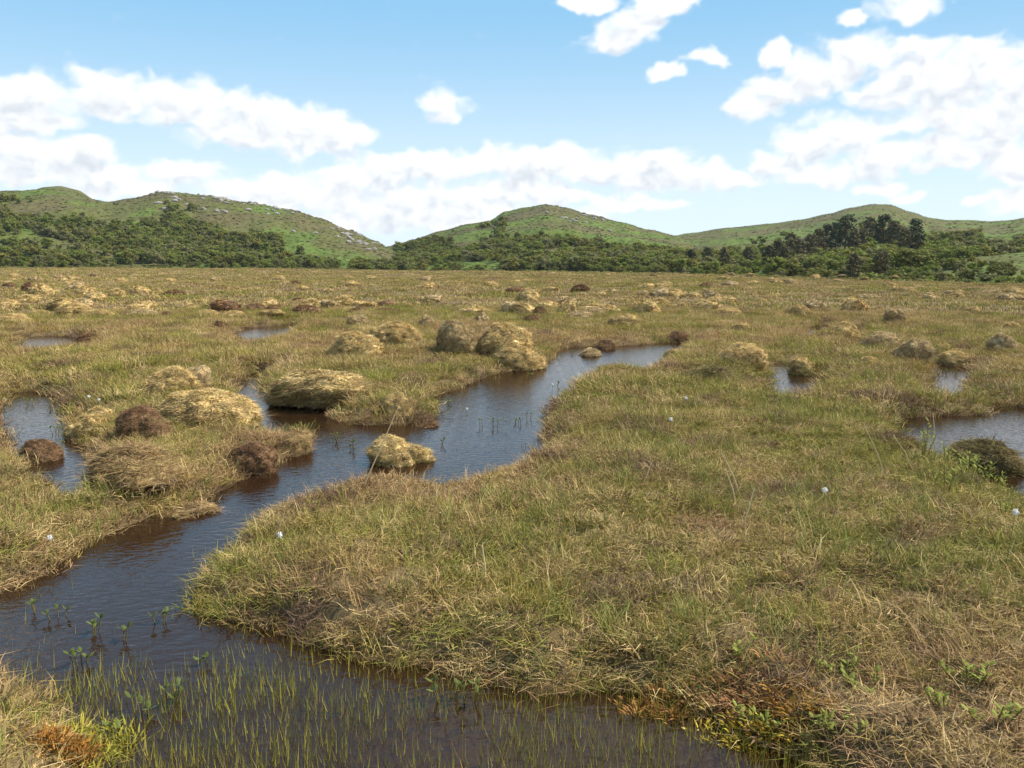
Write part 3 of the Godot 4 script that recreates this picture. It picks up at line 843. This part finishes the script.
func build_ground() -> void:
	var v := PackedVector3Array()
	var c := PackedColorArray()
	var idx := PackedInt32Array()
	var az := []
	var a := -180.0
	while a < 180.0:
		az.append(a)
		a += 0.3 if absf(a) < 44.0 else 3.0
	az.append(180.0)
	var rr := [0.0, 0.5, 0.9]
	var r := 1.2
	while r < 270.0:
		rr.append(r)
		r *= 1.014 if r < 28.0 else 1.03
	for q in [300.0, 400.0, 600.0, 900.0, 1400.0, 2200.0, 4000.0]:
		rr.append(q)
	var rows := rr.size()
	for i in az.size():
		for j in rows:
			var x: float = sin(deg_to_rad(az[i])) * rr[j]
			var z: float = -cos(deg_to_rad(az[i])) * rr[j]
			v.append(Vector3(x, ground(x, z), z))
			var d := water_dist(x, z)
			var n := n_mid.get_noise_2d(x, z)
			var col := Color(0.095, 0.068, 0.036).lerp(Color(0.18, 0.135, 0.068), clampf(0.5 + n, 0, 1))
			if d < 0.06: col = Color(0.055, 0.033, 0.018).lerp(Color(0.09, 0.06, 0.03), clampf(0.5 + n, 0, 1))
			c.append(col)
			if i > 0 and j > 0:
				var p := i * rows + j
				idx.append_array([p - rows - 1, p - rows, p, p - rows - 1, p, p - 1])
	tag(part("ground", smooth_mesh(v, c, idx), mat.soil, self), "flat peat bog with grass running to the hills", "ground", "", "structure")

func build_water() -> void:
	var labels := ["dark peaty channel winding from the reeds up to the far narrows", "pool beside the golden rounded hummock at left", "distant pool at the far left edge", "thin pale pool in the left grass", "bright pool below the golden hummock at right", "small bright pool near the right picture edge", "muddy pool with the dark heathery islet", "tiny pool beside the nearly black lump", "sliver of water beside the pale grey hummock"]
	for k in POOLS.size():
		var poly: PackedVector2Array = Geometry2D.offset_polygon(PackedVector2Array(POOLS[k]), 0.22, Geometry2D.JOIN_ROUND)[0]
		var tri := Geometry2D.triangulate_polygon(poly)
		var v := PackedVector3Array()
		var c := PackedColorArray()
		for t in range(0, tri.size(), 3):
			var p := [poly[tri[t]], poly[tri[t + 1]], poly[tri[t + 2]]]
			if (p[1] - p[0]).cross(p[2] - p[0]) < 0.0: p.reverse()
			for q in p:
				v.append(Vector3(q.x, -0.0004 * k, q.y))
				c.append(Color.WHITE)
		tag(part("channel_water" if k == 0 else "pool_water", flat_mesh(v, c), mat.water, self), labels[k], "water", "", "structure")

func build_hills() -> void:
	build_hill("hill_left_dome", HILL_DOME, 1.6, 0.6, 0.4, 0.0, -42.0, -24.5, 0.2, 40, "rounded brown dome behind the left hill")
	build_hill("hill_left", HILL_LEFT, 1.0, 1.0, 0.55, 0.35, -56.0, -6.0, 0.14, 90, "rocky left hill with woods on its lower slope")
	build_hill("hill_middle", HILL_MIDDLE, 1.0, 0.8, 0.5, 0.2, -12.0, 17.0, 0.14, 80, "green middle hill with a low wood along its foot")
	build_hill("hill_right", HILL_RIGHT, 1.0, 0.8, 0.5, 0.35, 6.0, 54.0, 0.14, 80, "long right hill with dark pines on its lower slope")
	build_hill("knoll_right", KNOLL, 1.0, 0.25, 0.5, 0.6, 16.0, 52.0, 0.14, 40, "bright green bushy knoll at the right edge of the bog")

func build_woods() -> void:
	var kinds := [broadleaf(), broadleaf(), broadleaf(), broadleaf()]
	var pines := [pine(), pine(), pine()]
	var bushes := [bush(), bush()]
	# single trees along the front of the woods
	var proto := []
	for k in kinds:
		var o := Node3D.new()
		part("trunk", k[0], mat.bark, o)
		part("crown", k[1], mat.leaf_tree, o)
		proto.append(o)
	var tints := []
	for t in [Color(0.174, 0.199, 0.044), Color(0.208, 0.201, 0.044), Color(0.139, 0.148, 0.035), Color(0.203, 0.202, 0.081), Color(0.189, 0.232, 0.044)]:
		tints.append(paint(t.linear_to_srgb(), 0.7, 0.7))
	var rows := [["green broadleaf tree at the foot of the left hill's wood", "trees at the foot of the left hill", -30.5, -14.5, 70, 2.0, 40.0, 2.6, 4.4],
		["green broadleaf tree in the low wood below the middle hill", "trees at the foot of the middle hill", -0.5, 13.5, 70, 2.0, 30.0, 2.4, 4.2],
		["green broadleaf tree among pines below the right hill", "broadleaf trees below the right hill", 17.0, 26.0, 45, 10.0, 70.0, 2.2, 4.0]]
	for w in rows:
		for k in w[4]:
			var a := rnd(w[2], w[3])
			var r: float = table(EDGE, a).y + rnd(w[5], w[6])
			var s := rnd(w[7], w[8])
			var o: Node3D = proto[rng.randi() % 4].duplicate()
			o.name = numbered("broadleaf_tree")
			add_child(o)
			o.position = spot(a, r, 0.1)
			o.rotation.y = rnd(0, TAU)
			o.scale = Vector3(s * rnd(1.0, 1.35), s, s * rnd(1.0, 1.35))
			o.get_node("crown").material_override = tints[rng.randi() % 5]
			tag(o, w[0], "tree", w[1])
	for k in proto: k.free()
	# pines
	for k in PINES.size():
		var p: Array = PINES[k]
		var r := on_slope(p[0], p[1])
		var o := base("pine_tree", spot(p[0], r, 0.1))
		var s: float = p[2] * r
		o.rotation.y = rnd(0, TAU)
		o.scale = Vector3(s * rnd(0.9, 1.2), s, s * rnd(0.9, 1.2))
		var shape: Array = pines[k % 3]
		part("trunk", shape[0], mat.pine_bark, o)
		var brown: bool = "brown" in p[3] or "red" in p[3] or "grey" in p[3]
		part("crown", shape[1], mat.needle_brown if brown else mat.needle, o)
		tag(o, p[3], "tree", "pines below the right hill")
	# the woods behind them and the scrub on the slopes
	var hills := [["left hill", sheets[1], -50.0, -6.6], ["middle hill", sheets[2], -9.5, 16.0], ["right hill", sheets[3], 11.0, 48.0], ["right knoll", sheets[4], 20.0, 48.0]]
	for hk in 4:
		var h: Dictionary = hills[hk][1]
		var wood := base(["oak_wood", "birch_wood", "mixed_wood", "knoll_scrub"][hk])
		tag(wood, "dense low green wood covering the slope of the " + hills[hk][0], "wood", "", "stuff")
		var scrub := base("hillside_scrub")
		tag(scrub, "heather and bracken scrub over the slopes of the " + hills[hk][0], "scrub", "", "stuff")
		var where := [[], [], [], []]
		var tint := [PackedColorArray(), PackedColorArray(), PackedColorArray(), PackedColorArray()]
		var low := [[], []]
		var low_tint := [PackedColorArray(), PackedColorArray()]
		for k in [4600, 3200, 3000, 110][hk]:
			var a := rnd(hills[hk][2], hills[hk][3])
			var t := rnd(0.0, 0.8)
			var e := table(EDGE, a)
			var r: float = e.y + (table(h.ridge, a).y - e.y) * t
			var x := sin(deg_to_rad(a)) * r
			var z := -cos(deg_to_rad(a)) * r
			var n := n_hill.get_noise_2d(x * 1.6 + 200.0, z * 1.6)
			var ridge := table(h.ridge, a)
			var foot := (e.z - EYE) / e.y
			var share := ((hill_y(h, a, r) - EYE) / r - foot) / ((ridge.z - EYE) / ridge.y - foot)
			var limit := 0.4
			if hk == 0: limit = lerpf(0.62, 0.25, smoothstep(-24.0, -11.0, a))
			if hk == 1: limit = 0.36 if a > -0.5 else 0.7
			if hk == 2: limit = 0.28 if a < 15.5 else (0.5 if a < 26.0 else 0.66)
			if hk == 3: limit = 0.8
			var keep := n + 0.42 - 3.0 * maxf(0.0, share - limit)
			if hk == 0 and a > -15.0: keep -= 0.26
			if hk == 1 and a < -0.5: keep -= 0.24
			if hk == 2 and a > 26.0: keep -= 0.3
			if hk == 3: keep -= 0.1
			if keep + rnd(-0.12, 0.12) < 0.12 or terrain(a, r) > hill_y(h, a, r) + 0.3: continue
			var kind := rng.randi() % 4
			var s := rnd(1.8, 4.2) if hk < 3 else rnd(1.0, 2.4)
			if t < 0.03: s *= 0.7
			where[kind].append(Transform3D(Basis(Vector3.UP, rnd(0, TAU)).scaled(Vector3(s * rnd(1.0, 1.4), s, s * rnd(1.0, 1.4))), Vector3(x, hill_y(h, a, r) - 0.15 * s, z)))
			var c: Color = [Color(0.174, 0.199, 0.044), Color(0.208, 0.201, 0.044), Color(0.139, 0.148, 0.035), Color(0.203, 0.202, 0.081), Color(0.189, 0.232, 0.044)][rng.randi() % 5]
			tint[kind].append(c * rnd(0.8, 1.2))
		for k in 4:
			if where[k].size():
				scatter("foliage", kinds[k][1], mat.leaf, where[k], tint[k], wood)
		for k in [9000, 7500, 9000, 1200][hk]:
			var a := rnd(hills[hk][2], hills[hk][3])
			var t := rnd(0.0, 1.03)
			var e := table(EDGE, a)
			var r: float = e.y + (table(h.ridge, a).y - e.y) * t
			var y := hill_y(h, a, r)
			var s := rnd(0.3, 0.85) * (1.0 if hk < 3 else 0.5)
			var kind := rng.randi() % 2
			low[kind].append(Transform3D(Basis(Vector3.UP, rnd(0, TAU)).scaled(Vector3(s * 1.6, s * 0.5, s * 1.6)), Vector3(sin(deg_to_rad(a)) * r, y - 0.12 * s, -cos(deg_to_rad(a)) * r)))
			low_tint[kind].append(hill_color(h, a, r, t, y) * rnd(1.15, 1.8))
		for k in 2:
			scatter("foliage", bushes[k], mat.leaf, low[k], low_tint[k], scrub)
	# rough scrub where the bog ends
	var rim := base("bog_edge_scrub")
	tag(rim, "low scrub and rushes along the far edge of the bog", "scrub", "", "stuff")
	for k in 2:
		var where := []
		var tint := PackedColorArray()
		for i in 420:
			var a := rnd(-44, 44)
			var r := table(EDGE, a).y + rnd(-14.0, 4.0) + 10.0 * n_mid.get_noise_1d(a * 0.8)
			var s := rnd(0.25, 0.9)
			where.append(Transform3D(Basis(Vector3.UP, rnd(0, TAU)).scaled(Vector3(s * 1.6, s, s * 1.4)), spot(a, r, 0.05)))
			tint.append([Color(0.17, 0.19, 0.045), Color(0.24, 0.22, 0.07), Color(0.14, 0.17, 0.04)][rng.randi() % 3] * rnd(0.8, 1.3))
		scatter("foliage", bushes[k], mat.leaf, where, tint, rim)
	# bushes along the knoll
	for k in 16:
		var a := 19.5 + k * 0.72 + rnd(-0.25, 0.25)
		var o := base("round_bush", spot(a, table(EDGE, a).y + rnd(3.0, 9.0), 0.1))
		var s := rnd(1.2, 2.4)
		o.scale = Vector3(s * 1.5, s, s * 1.3)
		part("crown", bushes[k % 2], tints[k % 5], o)
		tag(o, "round green bush at the foot of the bright knoll", "bush", "bushes at the foot of the knoll")
	# bare rock on the crests
	for k in 96:
		var left := k < 78
		var a := rnd(-22.5, -9.0) if left else rnd(2.0, 7.0)
		var h: Dictionary = sheets[1] if left else sheets[2]
		var t := rnd(0.62, 1.0) if left else rnd(0.6, 0.97)
		if left and a > -15.0: t = rnd(0.5, 1.0)
		var e := table(EDGE, a)
		var r: float = e.y + (table(h.ridge, a).y - e.y) * t
		var o := part("rock_outcrop", rock_mesh(k), mat.rock, self)
		o.position = Vector3(sin(deg_to_rad(a)) * r, hill_y(h, a, r), -cos(deg_to_rad(a)) * r)
		o.rotation.y = rnd(0, TAU)
		o.scale = Vector3(rnd(0.7, 1.7), rnd(0.5, 1.1), rnd(0.7, 1.7))
		tag(o, "pale grey rock outcrop on the crest of the left hill" if left else "pale rock on the upper slope of the middle hill", "rock", "rocks on the left hill" if left else "rocks on the middle hill")

var rocks := []
func rock_mesh(k: int) -> ArrayMesh:
	if rocks.size() < 5:
		var v := PackedVector3Array()
		var c := PackedColorArray()
		var shape := func(i: int, j: int) -> Vector3:
			var a := TAU * (i % 9) / 9.0
			var e := -0.6 + 2.17 * j / 5.0
			var p := Vector3(cos(a) * cos(e), sin(e) * 0.8, sin(a) * cos(e))
			return p * (1.0 + 0.45 * n_mid.get_noise_3d(p.x + k * 9.0, p.y, p.z))
		for i in 9:
			for j in 5:
				var g := rnd(0.7, 1.25)
				for w in [[i, j], [i + 1, j + 1], [i + 1, j], [i, j], [i, j + 1], [i + 1, j + 1]]:
					v.append(shape.call(w[0], w[1]))
					c.append(Color(g, g, g))
		rocks.append(flat_mesh(v, c))
		return rocks[-1]
	return rocks[k % 5]

var humps := []                                   # x, z, half width: grass keeps off their tops
func build_hummocks() -> void:
	var clump := moss_pad(8, 11, 0.028, 0.010, 0.068, 0.0056)
	var dry_top := tuft(14, 0.06, 0.10, 0.32, 0.008, 0.6, 0.8, 0.6, 1.3, 0.3)
	var clump_wide := moss_pad(8, 5, 0.055, 0.026, 0.085, 0.015)
	var side_tuft := tuft(14, 0.05, 0.08, 0.27, 0.0055, 0.5, 0.8, 0.6, 1.35, 0.3)
	var side_tuft_wide := tuft(12, 0.08, 0.10, 0.30, 0.016, 0.5, 0.8, 0.6, 1.35, 0.3)
	var forms := []
	for k in 5:
		var f := hummock_shape(k)
		f.fuzz = multi(clump, f.places, f.tints)
		f.few = multi(clump_wide, f.places.slice(0, 650), f.tints.slice(0, 650))
		f.grassy = multi(dry_top, f.places.slice(0, 130), f.tints.slice(0, 130))
		f.skirt = multi(side_tuft, f.sides, f.side_tints)
		f.skirt_few = multi(side_tuft_wide, f.sides.slice(0, 70), f.side_tints.slice(0, 70))
		forms.append(f)
	var looks := [mat.moss, mat.moss_brown, mat.moss_green, mat.moss_buff, mat.heath]
	for k in HUMMOCKS.size():
		var d: Array = HUMMOCKS[k]
		make_hummock("moss_hummock" if d[4] != 2 else "grass_tussock", forms[k % 5], looks[d[4]], d[0], d[1], d[2], d[3], k, d[5], "")
	for k in 290:
		var a := rnd(-33, 34)
		var r := 24.0 + 95.0 * pow(rng.randf(), 2.0)
		if r > table(EDGE, a).y - 8.0: continue
		var x := sin(deg_to_rad(a)) * r
		var z := -cos(deg_to_rad(a)) * r
		if n_coarse.get_noise_2d(x * 1.4, z * 1.4) < -0.18 or near_hump(x, z, 1.0): continue
		var w := rnd(0.4, 1.0)
		make_hummock("moss_hummock", forms[rng.randi() % 5], looks[[0, 0, 0, 0, 3, 3, 3, 1][rng.randi() % 8]], x, z, w, w * rnd(0.24, 0.42), k, "small moss hummock scattered in the far bog grass", "small far hummocks")

func near_hump(x: float, z: float, grow: float) -> bool:
	for h in humps:
		if absf(h[0] - x) < h[2] * grow and Vector2(h[0] - x, h[1] - z).length() < h[2] * grow: return true
	return false

func make_hummock(called: String, f: Dictionary, look: Material, x: float, z: float, w: float, tall: float, k: int, label: String, group: String) -> void:
	var o := base(called, Vector3(x, maxf(ground(x, z), -0.03) - 0.02, z))
	o.rotation.y = k * 2.4
	o.scale = Vector3(w, maxf(tall, 0.1) * 0.92, w * 0.85)
	part("moss_cap", f.cap, look, o)
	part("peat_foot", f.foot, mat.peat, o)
	var fz := MultiMeshInstance3D.new()
	fz.name = "moss_fuzz"
	fz.multimesh = f.fuzz if -z < 24.0 else f.few
	fz.material_override = look
	fz.set_meta("kind", "stuff")
	o.add_child(fz, true)
	if look == mat.moss_green or look == mat.heath:
		var g := MultiMeshInstance3D.new()
		g.name = "grass_top"
		g.multimesh = f.grassy
		g.material_override = mat.tussock_grass if look == mat.moss_green else mat.heath
		g.set_meta("kind", "stuff")
		o.add_child(g, true)
	var sk := MultiMeshInstance3D.new()
	sk.name = "grass_skirt"
	sk.multimesh = f.skirt if -z < 24.0 else f.skirt_few
	sk.material_override = mat.grass
	sk.set_meta("kind", "stuff")
	o.add_child(sk, true)
	tag(o, label, "hummock", group)
	humps.append([x, z, w * 0.5])

func build_grass() -> void:
	var fine := [tuft(42, 0.09, 0.06, 0.16, 0.0026, 0.45, 0.6, 0.6, 1.4, 0.30), tuft(46, 0.10, 0.05, 0.13, 0.0027, 0.7, 1.0, 0.55, 1.45, 0.35), tuft(50, 0.11, 0.04, 0.11, 0.0028, 1.0, 1.3, 0.5, 1.45, 0.30), tuft(52, 0.11, 0.04, 0.10, 0.0027, 1.3, 1.5, 0.5, 1.5, 0.35), tuft(40, 0.10, 0.05, 0.12, 0.0027, 0.8, 1.1, 0.5, 1.4, 0.30)]
	var sprig := [tuft(16, 0.05, 0.11, 0.23, 0.0036, 0.28, 0.45, 0.75, 1.35, 0.1), tuft(12, 0.07, 0.09, 0.21, 0.0034, 0.35, 0.5, 0.75, 1.35, 0.15)]
	var wide := [tuft(44, 0.16, 0.08, 0.20, 0.0045, 0.4, 0.6, 0.6, 1.35, 0.25), tuft(46, 0.18, 0.05, 0.15, 0.005, 0.8, 0.9, 0.6, 1.35, 0.3)]
	var far := [tuft(30, 0.45, 0.07, 0.19, 0.018, 0.5, 0.6, 0.65, 1.3, 0.25), tuft(30, 0.5, 0.06, 0.16, 0.022, 0.8, 0.9, 0.65, 1.3, 0.3)]
	var zones := [["bog_grass", "mixed green and straw grass covering the near banks and island", fine, 1.3, 9.0, 19000, 1.0], ["bog_grass", "green and buff grass between the pools and hummocks", wide, 9.0, 27.0, 34000, 1.0], ["bog_grass", "pale grass of the open bog behind the pools", far, 27.0, 90.0, 26000, 1.0], ["bog_grass", "far bog grass reaching to the foot of the hills", far, 90.0, 252.0, 30000, 1.7]]
	for zn in zones:
		var root := base(zn[0])
		tag(root, zn[1], "grass", "", "stuff")
		var kinds: Array = zn[2]
		var where := []
		var tint := []
		for k in kinds:
			where.append([])
			tint.append(PackedColorArray())
		for k in zn[5]:
			var r := sqrt(lerpf(zn[3] * zn[3], zn[4] * zn[4], rng.randf()))
			var a := rnd(-43, 43)
			if r > table(EDGE, a).y + 3.0: continue
			var x := sin(deg_to_rad(a)) * r
			var z := -cos(deg_to_rad(a)) * r
			var d := water_dist(x, z)
			if d < 0.015: continue
			if r < 60.0 and near_hump(x, z, 0.66): continue
			var kind := rng.randi() % kinds.size()
			var c := patch_color(x, z, d)
			var s: float = zn[6] * rnd(0.75, 1.3)
			var sy := s * (1.0 + 0.4 * n_mid.get_noise_2d(x * 0.7, z * 0.7))
			sy *= 1.0 + 0.5 * n_fine.get_noise_2d(x * 0.7, z * 0.7)
			if d < 0.2: sy *= 0.75
			if r < 3.3: sy *= 0.75
			where[kind].append(Transform3D(Basis(Vector3.UP, rnd(0, TAU)).scaled(Vector3(s, sy, s)), Vector3(x, ground(x, z), z)))
			tint[kind].append(c)
		for k in kinds.size():
			scatter("grass_tuft", kinds[k], mat.grass, where[k], tint[k], root)
	# green upright sedge standing out of the dead grass
	var sprigs := base("green_sedge")
	tag(sprigs, "upright green sedge blades standing out of the near dead grass", "sedge", "", "stuff")
	for k in 2:
		var where := []
		var tint := PackedColorArray()
		for i in 4200:
			var r := sqrt(lerpf(1.3 * 1.3, 12.0 * 12.0, rng.randf()))
			var a := rnd(-43, 43)
			var x := sin(deg_to_rad(a)) * r
			var z := -cos(deg_to_rad(a)) * r
			var d := water_dist(x, z)
			if d < 0.0 or near_hump(x, z, 0.8) or n_mid.get_noise_2d(x * 0.8 + 17.0, z * 0.8) + rnd(-0.3, 0.3) < 0.12: continue
			where.append(Transform3D(Basis(Vector3.UP, rnd(0, TAU)).scaled(Vector3.ONE * rnd(0.7, 1.2)), Vector3(x, ground(x, z), z)))
			tint.append(Color(0.20, 0.235, 0.06).lerp(Color(0.26, 0.25, 0.07), rng.randf()) * rnd(0.8, 1.25))
		scatter("sedge_tuft", sprig[k], mat.grass, where, tint, sprigs)
	# grass growing up round the feet of the hummocks
	var skirts := base("hummock_grass")
	tag(skirts, "straw and green grass growing up round the feet of the hummocks", "grass", "", "stuff")
	for k in 2:
		var where := []
		var tint := PackedColorArray()
		for h in humps:
			var n := int(clampf(30.0 * h[2] / 0.3, 8.0, 70.0)) / 2
			if -h[1] > 30.0: n = 8
			for i in n:
				var a := rnd(0, TAU)
				var q: float = h[2] * rnd(0.72, 1.15)
				var x: float = h[0] + cos(a) * q
				var z: float = h[1] + sin(a) * q * 0.9
				var d := water_dist(x, z)
				if d < -0.12: continue
				where.append(Transform3D(Basis(Vector3.UP, rnd(0, TAU)).scaled(Vector3.ONE * rnd(0.6, 1.15)), Vector3(x, maxf(ground(x, z), -0.02), z)))
				tint.append(patch_color(x, z, maxf(d, 0.0)))
		scatter("grass_tuft", wide[k], mat.grass, where, tint, skirts)
	# low moss and litter between the tufts of the near ground
	var litter := [moss_clump(16, 0.10, 0.05, 0.008), moss_clump(16, 0.12, 0.07, 0.006)]
	var floor_cover := base("moss_cover")
	tag(floor_cover, "low brown and green moss and litter under the near grass", "moss", "", "stuff")
	for k in 2:
		var where := []
		var tint := PackedColorArray()
		for i in 9000:
			var r := sqrt(lerpf(1.3 * 1.3, 14.0 * 14.0, rng.randf()))
			var a := rnd(-43, 43)
			var x := sin(deg_to_rad(a)) * r
			var z := -cos(deg_to_rad(a)) * r
			var d := water_dist(x, z)
			if d < -0.02 or near_hump(x, z, 0.66): continue
			var c := patch_color(x, z, d).lerp(Color(0.13, 0.078, 0.045), 0.6)
			where.append(Transform3D(Basis(Vector3.UP, rnd(0, TAU)).scaled(Vector3.ONE * rnd(0.7, 1.4)), Vector3(x, ground(x, z) - 0.005, z)))
			tint.append(c)
		scatter("moss_clump", litter[k], mat.grass, where, tint, floor_cover)
	# bright sphagnum by the waterline
	var tinted := base("red_moss")
	tag(tinted, "red, orange and yellow moss at the waterline of the near island", "moss", "", "stuff")
	var wm := []
	var tm := PackedColorArray()
	for s in [[0.78, -2.98, 0.16, Color(0.29, 0.145, 0.07)], [0.95, -2.90, 0.13, Color(0.31, 0.17, 0.075)], [0.81, -2.80, 0.13, Color(0.44, 0.33, 0.05)], [0.99, -2.80, 0.14, Color(0.33, 0.18, 0.035)], [0.55, -2.97, 0.12, Color(0.30, 0.15, 0.05)], [-1.48, -2.59, 0.09, Color(0.36, 0.17, 0.04)], [-1.45, -2.72, 0.14, Color(0.30, 0.27, 0.04)]]:
		for i in 42:
			var x: float = s[0] + rng.randfn() * s[2] * 0.55
			var z: float = s[1] + rng.randfn() * s[2] * 0.4
			wm.append(Transform3D(Basis(Vector3.UP, rnd(0, TAU)).scaled(Vector3.ONE * rnd(0.5, 1.0)), Vector3(x, maxf(ground(x, z), -0.03) + 0.02, z)))
			tm.append(s[3] * rnd(0.7, 1.3))
	scatter("moss_clump", litter[0], mat.grass, wm, tm, tinted)
	# reeds standing in the near water
	var stem := [tuft(9, 0.07, 0.10, 0.19, 0.0026, 0.10, 0.18, 0.75, 1.3, 0.1), tuft(8, 0.06, 0.09, 0.17, 0.0026, 0.14, 0.25, 0.75, 1.3, 0.2)]
	var bed := base("reed_bed")
	tag(bed, "thin yellow-green sedge stems standing in the near dark water", "reeds", "", "stuff")
	for k in 2:
		var where := []
		var tint := PackedColorArray()
		for i in 5600:
			var x := rnd(-2.4, 2.0)
			var z := rnd(-4.3, -1.7)
			var d := water_dist(x, z)
			if d > 0.05 or d < -1.3: continue
			var n := n_mid.get_noise_2d(x * 1.4, z * 1.4 + 40.0)
			var front := smoothstep(-3.6, -2.75, z)
			if rng.randf() > front * (0.75 + 0.9 * n) + (0.16 if d > -0.1 else 0.015): continue
			where.append(Transform3D(Basis(Vector3.UP, rnd(0, TAU)).scaled(Vector3.ONE * rnd(0.75, 1.2)), Vector3(x, -0.06, z)))
			tint.append(Color(0.25, 0.275, 0.036).lerp(Color(0.35, 0.28, 0.05), rng.randf()) * rnd(0.7, 1.2))
		scatter("sedge_stem", stem[k], mat.grass, where, tint, bed)
	# sparse stems along all other banks
	var where := []
	var tint := PackedColorArray()
	for i in 16000:
		var x := rnd(-11.0, 13.0)
		var z := rnd(-22.0, -4.0)
		var d := water_dist(x, z)
		if d > 0.03 or d < -0.22 or rng.randf() > 0.35 + n_mid.get_noise_2d(x, z): continue
		where.append(Transform3D(Basis(Vector3.UP, rnd(0, TAU)).scaled(Vector3.ONE * rnd(0.6, 1.0)), Vector3(x, -0.04, z)))
		tint.append(Color(0.22, 0.24, 0.05).lerp(Color(0.33, 0.25, 0.10), rng.randf()) * rnd(0.8, 1.2))
	var fringe := base("sedge_fringe")
	tag(fringe, "sparse sedge stems in the shallows along the channel and pools", "sedge", "", "stuff")
	scatter("sedge_stem", stem[1], mat.grass, where, tint, fringe)

func leaf_blade(v: PackedVector3Array, c: PackedColorArray, at: Vector3, aim: Vector3, length: float, width: float, col: Color) -> void:
	var side := aim.cross(Vector3.UP)
	side = (side if side.length() > 0.05 else Vector3.RIGHT).normalized() * width * 0.5
	var dip := aim.cross(side).normalized() * width * 0.15
	var pts := [at, at + aim * length * 0.3 + side * 0.85, at + aim * length * 0.65 + side, at + aim * length, at + aim * length * 0.65 - side, at + aim * length * 0.3 - side * 0.85]
	var spine := at + aim * length * 0.5 - dip
	for k in 6:
		for p in [spine, pts[k], pts[(k + 1) % 6]]:
			v.append(p)
			c.append(col)

func build_small_plants() -> void:
	for k in BOGBEAN.size():
		var d: Array = BOGBEAN[k]
		var o := base("bogbean_plant", Vector3(d[0], -0.06, d[1]))
		for s in 2 + k % 3:
			var top := Vector3(rnd(-0.05, 0.05), rnd(0.08, 0.13), rnd(-0.04, 0.04))
			var v := PackedVector3Array()
			var c := PackedColorArray()
			tube(v, c, Vector3(top.x * 0.3, 0, top.z * 0.3), top, 0.003, 0.0022, 5, Color(0.20, 0.17, 0.05))
			var st := part("stem", flat_mesh(v, c), mat.leaf, o)
			for m in 3:
				var a := TAU * m / 3.0 + rnd(-0.3, 0.3) + s
				var lv := PackedVector3Array()
				var lc := PackedColorArray()
				leaf_blade(lv, lc, top, Vector3(cos(a) * 0.7, rnd(0.3, 0.9), sin(a) * 0.7).normalized(), rnd(0.028, 0.042), rnd(0.013, 0.019), Color(0.11, 0.14, 0.04) * rnd(0.7, 1.3))
				part("leaf", flat_mesh(lv, lc), mat.leaf, st)
		tag(o, d[2], "water plant", "bogbean plants in the water")
	for k in MYRTLE.size():
		var d: Array = MYRTLE[k]
		var o := base("leafy_shrub", Vector3(d[0], ground(d[0], d[1]), d[1]))
		var close := -float(d[1]) < 5.0
		var tall := rnd(0.07, 0.12) if close else rnd(0.16, 0.30)
		for s in 3 + k % 3:
			var top := Vector3(rnd(-0.10, 0.10), tall * rnd(0.7, 1.1), rnd(-0.08, 0.08))
			var v := PackedVector3Array()
			var c := PackedColorArray()
			tube(v, c, Vector3(top.x * 0.2, -0.03, top.z * 0.2), top, 0.003, 0.0018, 5, Color(0.16, 0.10, 0.06))
			var st := part("stem", flat_mesh(v, c), mat.leaf, o)
			for m in 9:
				var at := Vector3(top.x * 0.2, 0, top.z * 0.2).lerp(top, 0.4 + 0.6 * m / 8.0)
				var a := m * 2.4 + s
				var lv := PackedVector3Array()
				var lc := PackedColorArray()
				leaf_blade(lv, lc, at, Vector3(cos(a) * 0.8, rnd(0.3, 0.9), sin(a) * 0.8).normalized(), rnd(0.025, 0.04) if close else rnd(0.035, 0.06), rnd(0.010, 0.016), Color(0.25, 0.28, 0.065) * rnd(0.75, 1.25))
				part("leaf", flat_mesh(lv, lc), mat.leaf, st)
		tag(o, d[2], "shrub", "leafy shrubs in the grass")
	for d in COTTON:
		var o := base("cotton_grass", Vector3(d[0], ground(d[0], d[1]), d[1]))
		var v := PackedVector3Array()
		var c := PackedColorArray()
		tube(v, c, Vector3(0, -0.03, 0), Vector3(0.02, 0.27, 0.01), 0.0018, 0.0013, 5, Color(0.22, 0.24, 0.07))
		part("stem", flat_mesh(v, c), mat.leaf, o)
		v = PackedVector3Array()
		c = PackedColorArray()
		for i in 90:
			var out := Vector3(rng.randfn(), rng.randfn() * 0.8 - 0.2, rng.randfn()).normalized()
			blade(v, c, Vector3(0.02, 0.265, 0.01), out, Vector3.DOWN, rnd(0.014, 0.026), 0.003, 0.5, Color.WHITE)
		part("seed_head", flat_mesh(v, c), mat.cotton, o)
		tag(o, d[2], "flower", "white cotton grass heads")
	for d in STALKS:
		var o := base("dead_stalk", Vector3(d[0].x, ground(d[0].x, d[0].z), d[0].z))
		var v := PackedVector3Array()
		var c := PackedColorArray()
		var top: Vector3 = d[1] - o.position
		var mid := top * 0.5 + Vector3(0.008, 0, 0.01)
		tube(v, c, Vector3(0, -0.03, 0), mid, 0.0046, 0.0040, 5, Color.WHITE)
		tube(v, c, mid, top, 0.0040, 0.0024, 5, Color.WHITE)
		part("stem", flat_mesh(v, c), mat.straw, o)
		v = PackedVector3Array()
		c = PackedColorArray()
		for i in 7:
			blade(v, c, top * (0.84 + 0.02 * i), (top.normalized() + Vector3(rnd(-0.4, 0.4), 0, rnd(-0.4, 0.4))).normalized(), Vector3.RIGHT, 0.03, 0.003, 0.3, Color.WHITE)
		part("seed_head", flat_mesh(v, c), mat.straw, o)
		tag(o, d[2], "stalk", "dead stalks standing in the grass")
